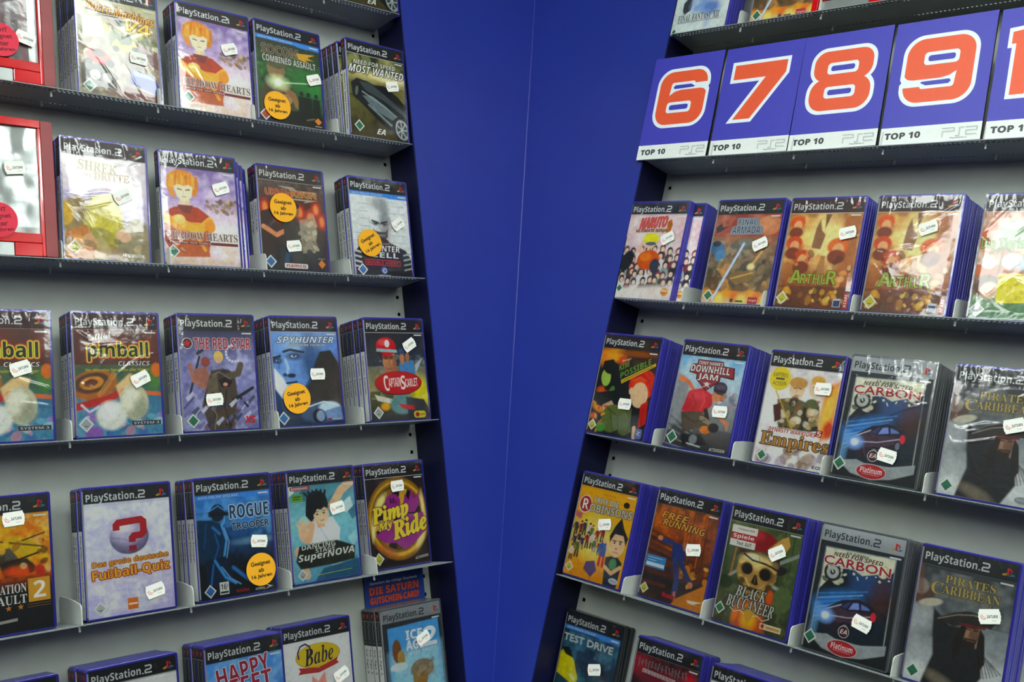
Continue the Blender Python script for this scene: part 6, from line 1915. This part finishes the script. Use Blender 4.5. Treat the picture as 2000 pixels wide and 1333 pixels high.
# ------------------------------------------------------------------ number cards on the right rack
def card_art(num):
    A = Art(0, 0, 100, 129.6, ground='#3a3aa6', step=8, unit=0.1564 / 100, W=100, H=129.6)
    A.R[:] = lin('#3a3aac')
    O_, Wh, Bl = '#e2542a', '#dfe9f0', '#3a3aac'

    def R(x0, y0, x1, y1, c, r):
        A.rect(x0, y0, x1, y1, c, r)
    if num in ('6', '9'):
        f = (lambda y: y) if num == '6' else (lambda y: 107 - y)
        g = (lambda x: x) if num == '6' else (lambda x: 98.5 - x)

        def RR(x0, y0, x1, y1, c, r):
            xa, xb = sorted((g(x0), g(x1)))
            ya, yb = sorted((f(y0), f(y1)))
            A.rect(xa, ya, xb, yb, c, r)

        def PP(pts, c):
            A.gp([(g(x), f(y)) for x, y in pts], c)
        RR(11, 16, 87, 91, Wh, 20)
        RR(15, 20, 83, 87, O_, 17)
        # slot of the bow, open to the right through a white gap
        RR(32, 34, 66, 44, Wh, 3)
        PP([(60, 36.6), (87, 36.6), (87, 51), (83.8, 51.5), (82.2, 47.6), (79, 45.0), (74, 44), (60, 44)], Wh)
        PP([(32, 38), (46, 44.0), (37.5, 45.8), (31, 50)], Wh)
        PP([(37.4, 37.4), (60, 37.4), (66, 40.6), (64, 41.8), (37, 42.2), (35, 40)], Bl)
        PP([(87.3, 39.6), (85.2, 42.4), (87.3, 46.2), (91, 47), (91, 39)], Bl)
        RR(30, 58.8, 65, 72.4, Wh, 4)
        RR(34, 62.4, 61, 68.8, Bl, 2.6)
    elif num == '8':
        R(12, 16, 87, 57, Wh, 17); R(11, 47, 88, 91, Wh, 19)
        R(16, 20, 83, 54, O_, 14); R(15, 51, 84, 87, O_, 16)
        for a, b in ((33.5, 46.5), (60.5, 73.5)):
            R(32, a, 67, b, Wh, 4)
            R(36, a + 3.5, 63, b - 3.5, Bl, 2.6)
    elif num == '7':
        pts7 = [(15, 22), (82, 22), (82, 36.6), (45.4, 88), (23, 88), (57, 39.5), (15, 39.5)]
        A.stroke(pts7, 8, Wh, closed=True)
        for x, y in pts7:
            A.disc(x, y, 4, 4, Wh)
        A.gp([(15, 22), (82, 22), (82, 36.6), (45.4, 88), (23, 88), (57, 39.5), (15, 39.5)], O_)
    else:
        A.gp([(9, 20), (34, 18), (34, 91), (13, 91), (13, 40), (9, 40)], Wh)
        A.gp([(12.5, 24), (30, 22), (30, 87), (16.6, 87), (16.6, 36), (12.5, 36)], O_)
        R(36, 16, 95, 91, Wh, 19); R(40, 20, 91, 87, O_, 16)
        R(54, 34, 77, 73, Wh, 4); R(58, 38, 73, 69, Bl, 2.6)
    A.rect(0, 111.6, 100, 129.6, '#dfe6e2')
    A.T('TOP 10', 5, 117.4, 36, 6.2, '#33383c', 'sb', bold=0.35)
    G = '#7f8688'
    for pts in ([(63, 125), (63, 119.4), (74, 119.4), (74, 116.2), (62, 116.2)], [(75.6, 124.4), (79.2, 124.4), (79.2, 116.2), (83.6, 116.2)], [(84.6, 116.2), (95.6, 116.2), (95.6, 119.6), (85.6, 119.6), (85.6, 123.6), (96, 123.6)]):
        A.stroke(pts, 0.55, G)
        A.stroke([(x + 0.9, y + 1.0) for x, y in pts], 0.35, '#aab0b0')
    A.T('PlayStation.2', 71, 125.6, 16, 2.0, '#4c5256', 'si')
    return A.mesh('card_print')


for num, key in (('6', 's6'), ('7', 's7'), ('8', 's8'), ('9', 's9'), ('10', 's10')):
    u, v, w, tilt, rot = POSE[key]
    u *= (RD['r'] - 0.0068) / (RD['r'] - w)
    w = 0.0068
    rot = math.radians(rot)
    e = empty('number_card', place('r', u, ROWS['s'] + 0.0004 + abs(math.sin(rot)) * 0.078, w, math.radians(tilt), rot))
    mb = MB()
    mb.box(-0.0778, 0.0778, 0.0002, 0.0050, 0.0, 0.2026)
    mb.build('card_board', M['card_edge'], e)
    o = link('card_print', card_art(num), M['card'], e)
    tag_obj(e, 'blue card with large orange number %s above a white TOP 10 strip' % num, 'sign', 'number cards')


# ------------------------------------------------------------------ red boxes and voucher card
def red_box(side, u_right, v, w, tag_pos, sticker_pos, label, writing=None, width=0.165, height=0.205, depth=0.055):
    e = empty('gift_box', place(side, u_right - width / 2, v, w))
    hw = width / 2
    strip = 0.0175
    mb = MB()
    mb.rbox(-hw, hw, 0.006, depth, 0.0, height, 0.003)
    mb.build('box_body', M['red_board'], e)
    x0, x1 = -hw + 0.012, hw - strip
    # red clear frame around the window, with a notch at the bottom
    mb = MB()
    mb.rbox(-hw, x1, -0.001, 0.006, height - 0.012, height, 0.002)
    mb.rbox(-hw, x0, -0.001, 0.006, 0.0, height - 0.012, 0.002)
    mb.rbox(x1 - 0.0045, x1, -0.0012, 0.006, 0.0, height - 0.012, 0.002)
    mb.rbox(x0, x1 - 0.0045, -0.0008, 0.006, 0.0195, 0.034, 0.002)
    mb.rbox(x1 - 0.042, x1 - 0.0045, -0.0005, 0.006, 0.0, 0.0195, 0.002)
    mb.build('window_frame', M['red_plastic'], e)
    rr = np.random.RandomState(3)
    nx, nz = 34, 44
    X, Z = np.meshgrid(np.linspace(0, 1, nx), np.linspace(0, 1, nz))
    H = vnoise(X * 100, Z * 130, 26, 5) + 0.5 * vnoise(X * 100, Z * 130, 11, 8)
    V = np.column_stack([(x0 + 0.0005 + X * (x1 - 0.0055 - x0)).ravel(), (0.0052 - 0.0025 * H).ravel(), (0.0345 + Z * (height - 0.047)).ravel()])
    idx = np.arange(nx * nz).reshape(nz, nx)
    q = np.column_stack([idx[:-1, :-1].ravel(), idx[:-1, 1:].ravel(), idx[1:, 1:].ravel(), idx[1:, :-1].ravel()])
    if writing:
        wu = (x1 - 0.0055 - x0) / 100
        A = Art(0, 0, 100, (height - 0.047) / wu, ground='#6a5a5c', step=1.2, unit=wu, W=100, H=(height - 0.047) / wu)
        for k in range(14):
            A.line([(4 + 7.4 * k, 0), (3 + 7.4 * k, 140)], 5, ['#5c3a3e', '#8a8688', '#4a4648', '#7c4448'][k % 4], 4, 0.8)
        A.cloud('#3c3436', 18, 4, a=0.5).cloud('#a09a9c', 16, 8, a=0.4)
        A.rect(90, 0, 100, A.H, '#a4aaa9')
        A.T(writing, 14, 40, 50, 8.0, '#d2ccc6', 'n', bold=0.3)
        o = link('window_print', A.mesh('window_print'), M['print'], e)
        o.matrix_local = Matrix.Translation(((x0 + x1 - 0.0055) / 2, 0.0040, 0.0345))
        link('plastic_wrap', WRAP['loose'][1], M['wrap'], e).matrix_local = Matrix.Translation((-0.010, 0.0032, 0.012))
    else:
        link('window_film', mesh_from('window_film', V.tolist(), q.tolist(), None, True), M['silver'], e)
    mb = MB()
    mb.box(-hw + 0.013, x1 - 0.043, 0.0015, 0.0058, 0.0005, 0.019)
    mb.build('notch_film', M['silver'], e)
    mb = MB()
    mb.rbox(x1 + 0.0004, hw, -0.0004, 0.006, 0.0, height, 0.002)
    mb.build('side_strip', M['red_board'], e)
    u_ = 0.00135

    def st(name, me, x, z, r, lift):
        o = link(name, me, None, e)
        o.matrix_local = Matrix.Translation((x, -lift, z)) @ Matrix.Rotation(-math.radians(r), 4, 'Y')
        return o
    if tag_pos:
        st('price_tag', TAG_ME, tag_pos[0], tag_pos[1], tag_pos[2], 0.002)['label'] = 'white scalloped price tag'
    if sticker_pos:
        st('age_sticker', RED_AGE_ME, sticker_pos[0], sticker_pos[1], sticker_pos[2], 0.0022)['label'] = 'round red age sticker'
    return tag_obj(e, label, 'box', 'red gift boxes')


red_box('l', 0.5435, ROWS['l1'] + 0.0006, 0.008, (0.0415, 0.0690, -14), (0.006, 0.060, 8), 'red clear-fronted gift box with lettering, at top left photo edge', 'resident evil')
red_box('l', 0.5335, ROWS['l2'] + 0.0006, 0.010, (0.0270, 0.1290, 8), (0.002, 0.050, 8), 'red clear-fronted gift box with silver film, beside the yellow-green mound case')
red_box('r', -0.790, ROWS['r0'] + 0.0006, 0.004, None, None, 'red gift box cut off on the topmost right shelf')

A = Art(0, 0, 100, 190, ground='#1c3a80', step=5, unit=0.00132, W=100, H=190)
A.grad('#1a3a86', '#20449a', 0, 190)
A.T('Garantiert das richtige Geschenk:', 9, 13.5, 80, 4.6, '#b9c6d8', 'n', bold=0.2)
A.T('DIE SATURN', 8, 21, 82, 10, '#d8502a', 'sb', oc='#8a2a1c', ow=0.7)
A.T('GUTSCHEIN-CARD!', 8, 34.5, 82, 8.6, '#d8502a', 'sb', oc='#8a2a1c', ow=0.7)
e = empty('voucher_card', place('l', 1.129, ROWS['l5'] + 0.0004, -0.0765))
mb = MB()
mb.box(-0.066, 0.066, 0.0001, 0.0016, 0.0, 0.2508)
mb.build('card_board', M['card_edge'], e)
link('card_print', A.mesh('card_print'), M['card'], e)
tag_obj(e, 'dark blue voucher card with orange lettering, behind the icy blue case', 'card')
bpy.context.view_layer.update()
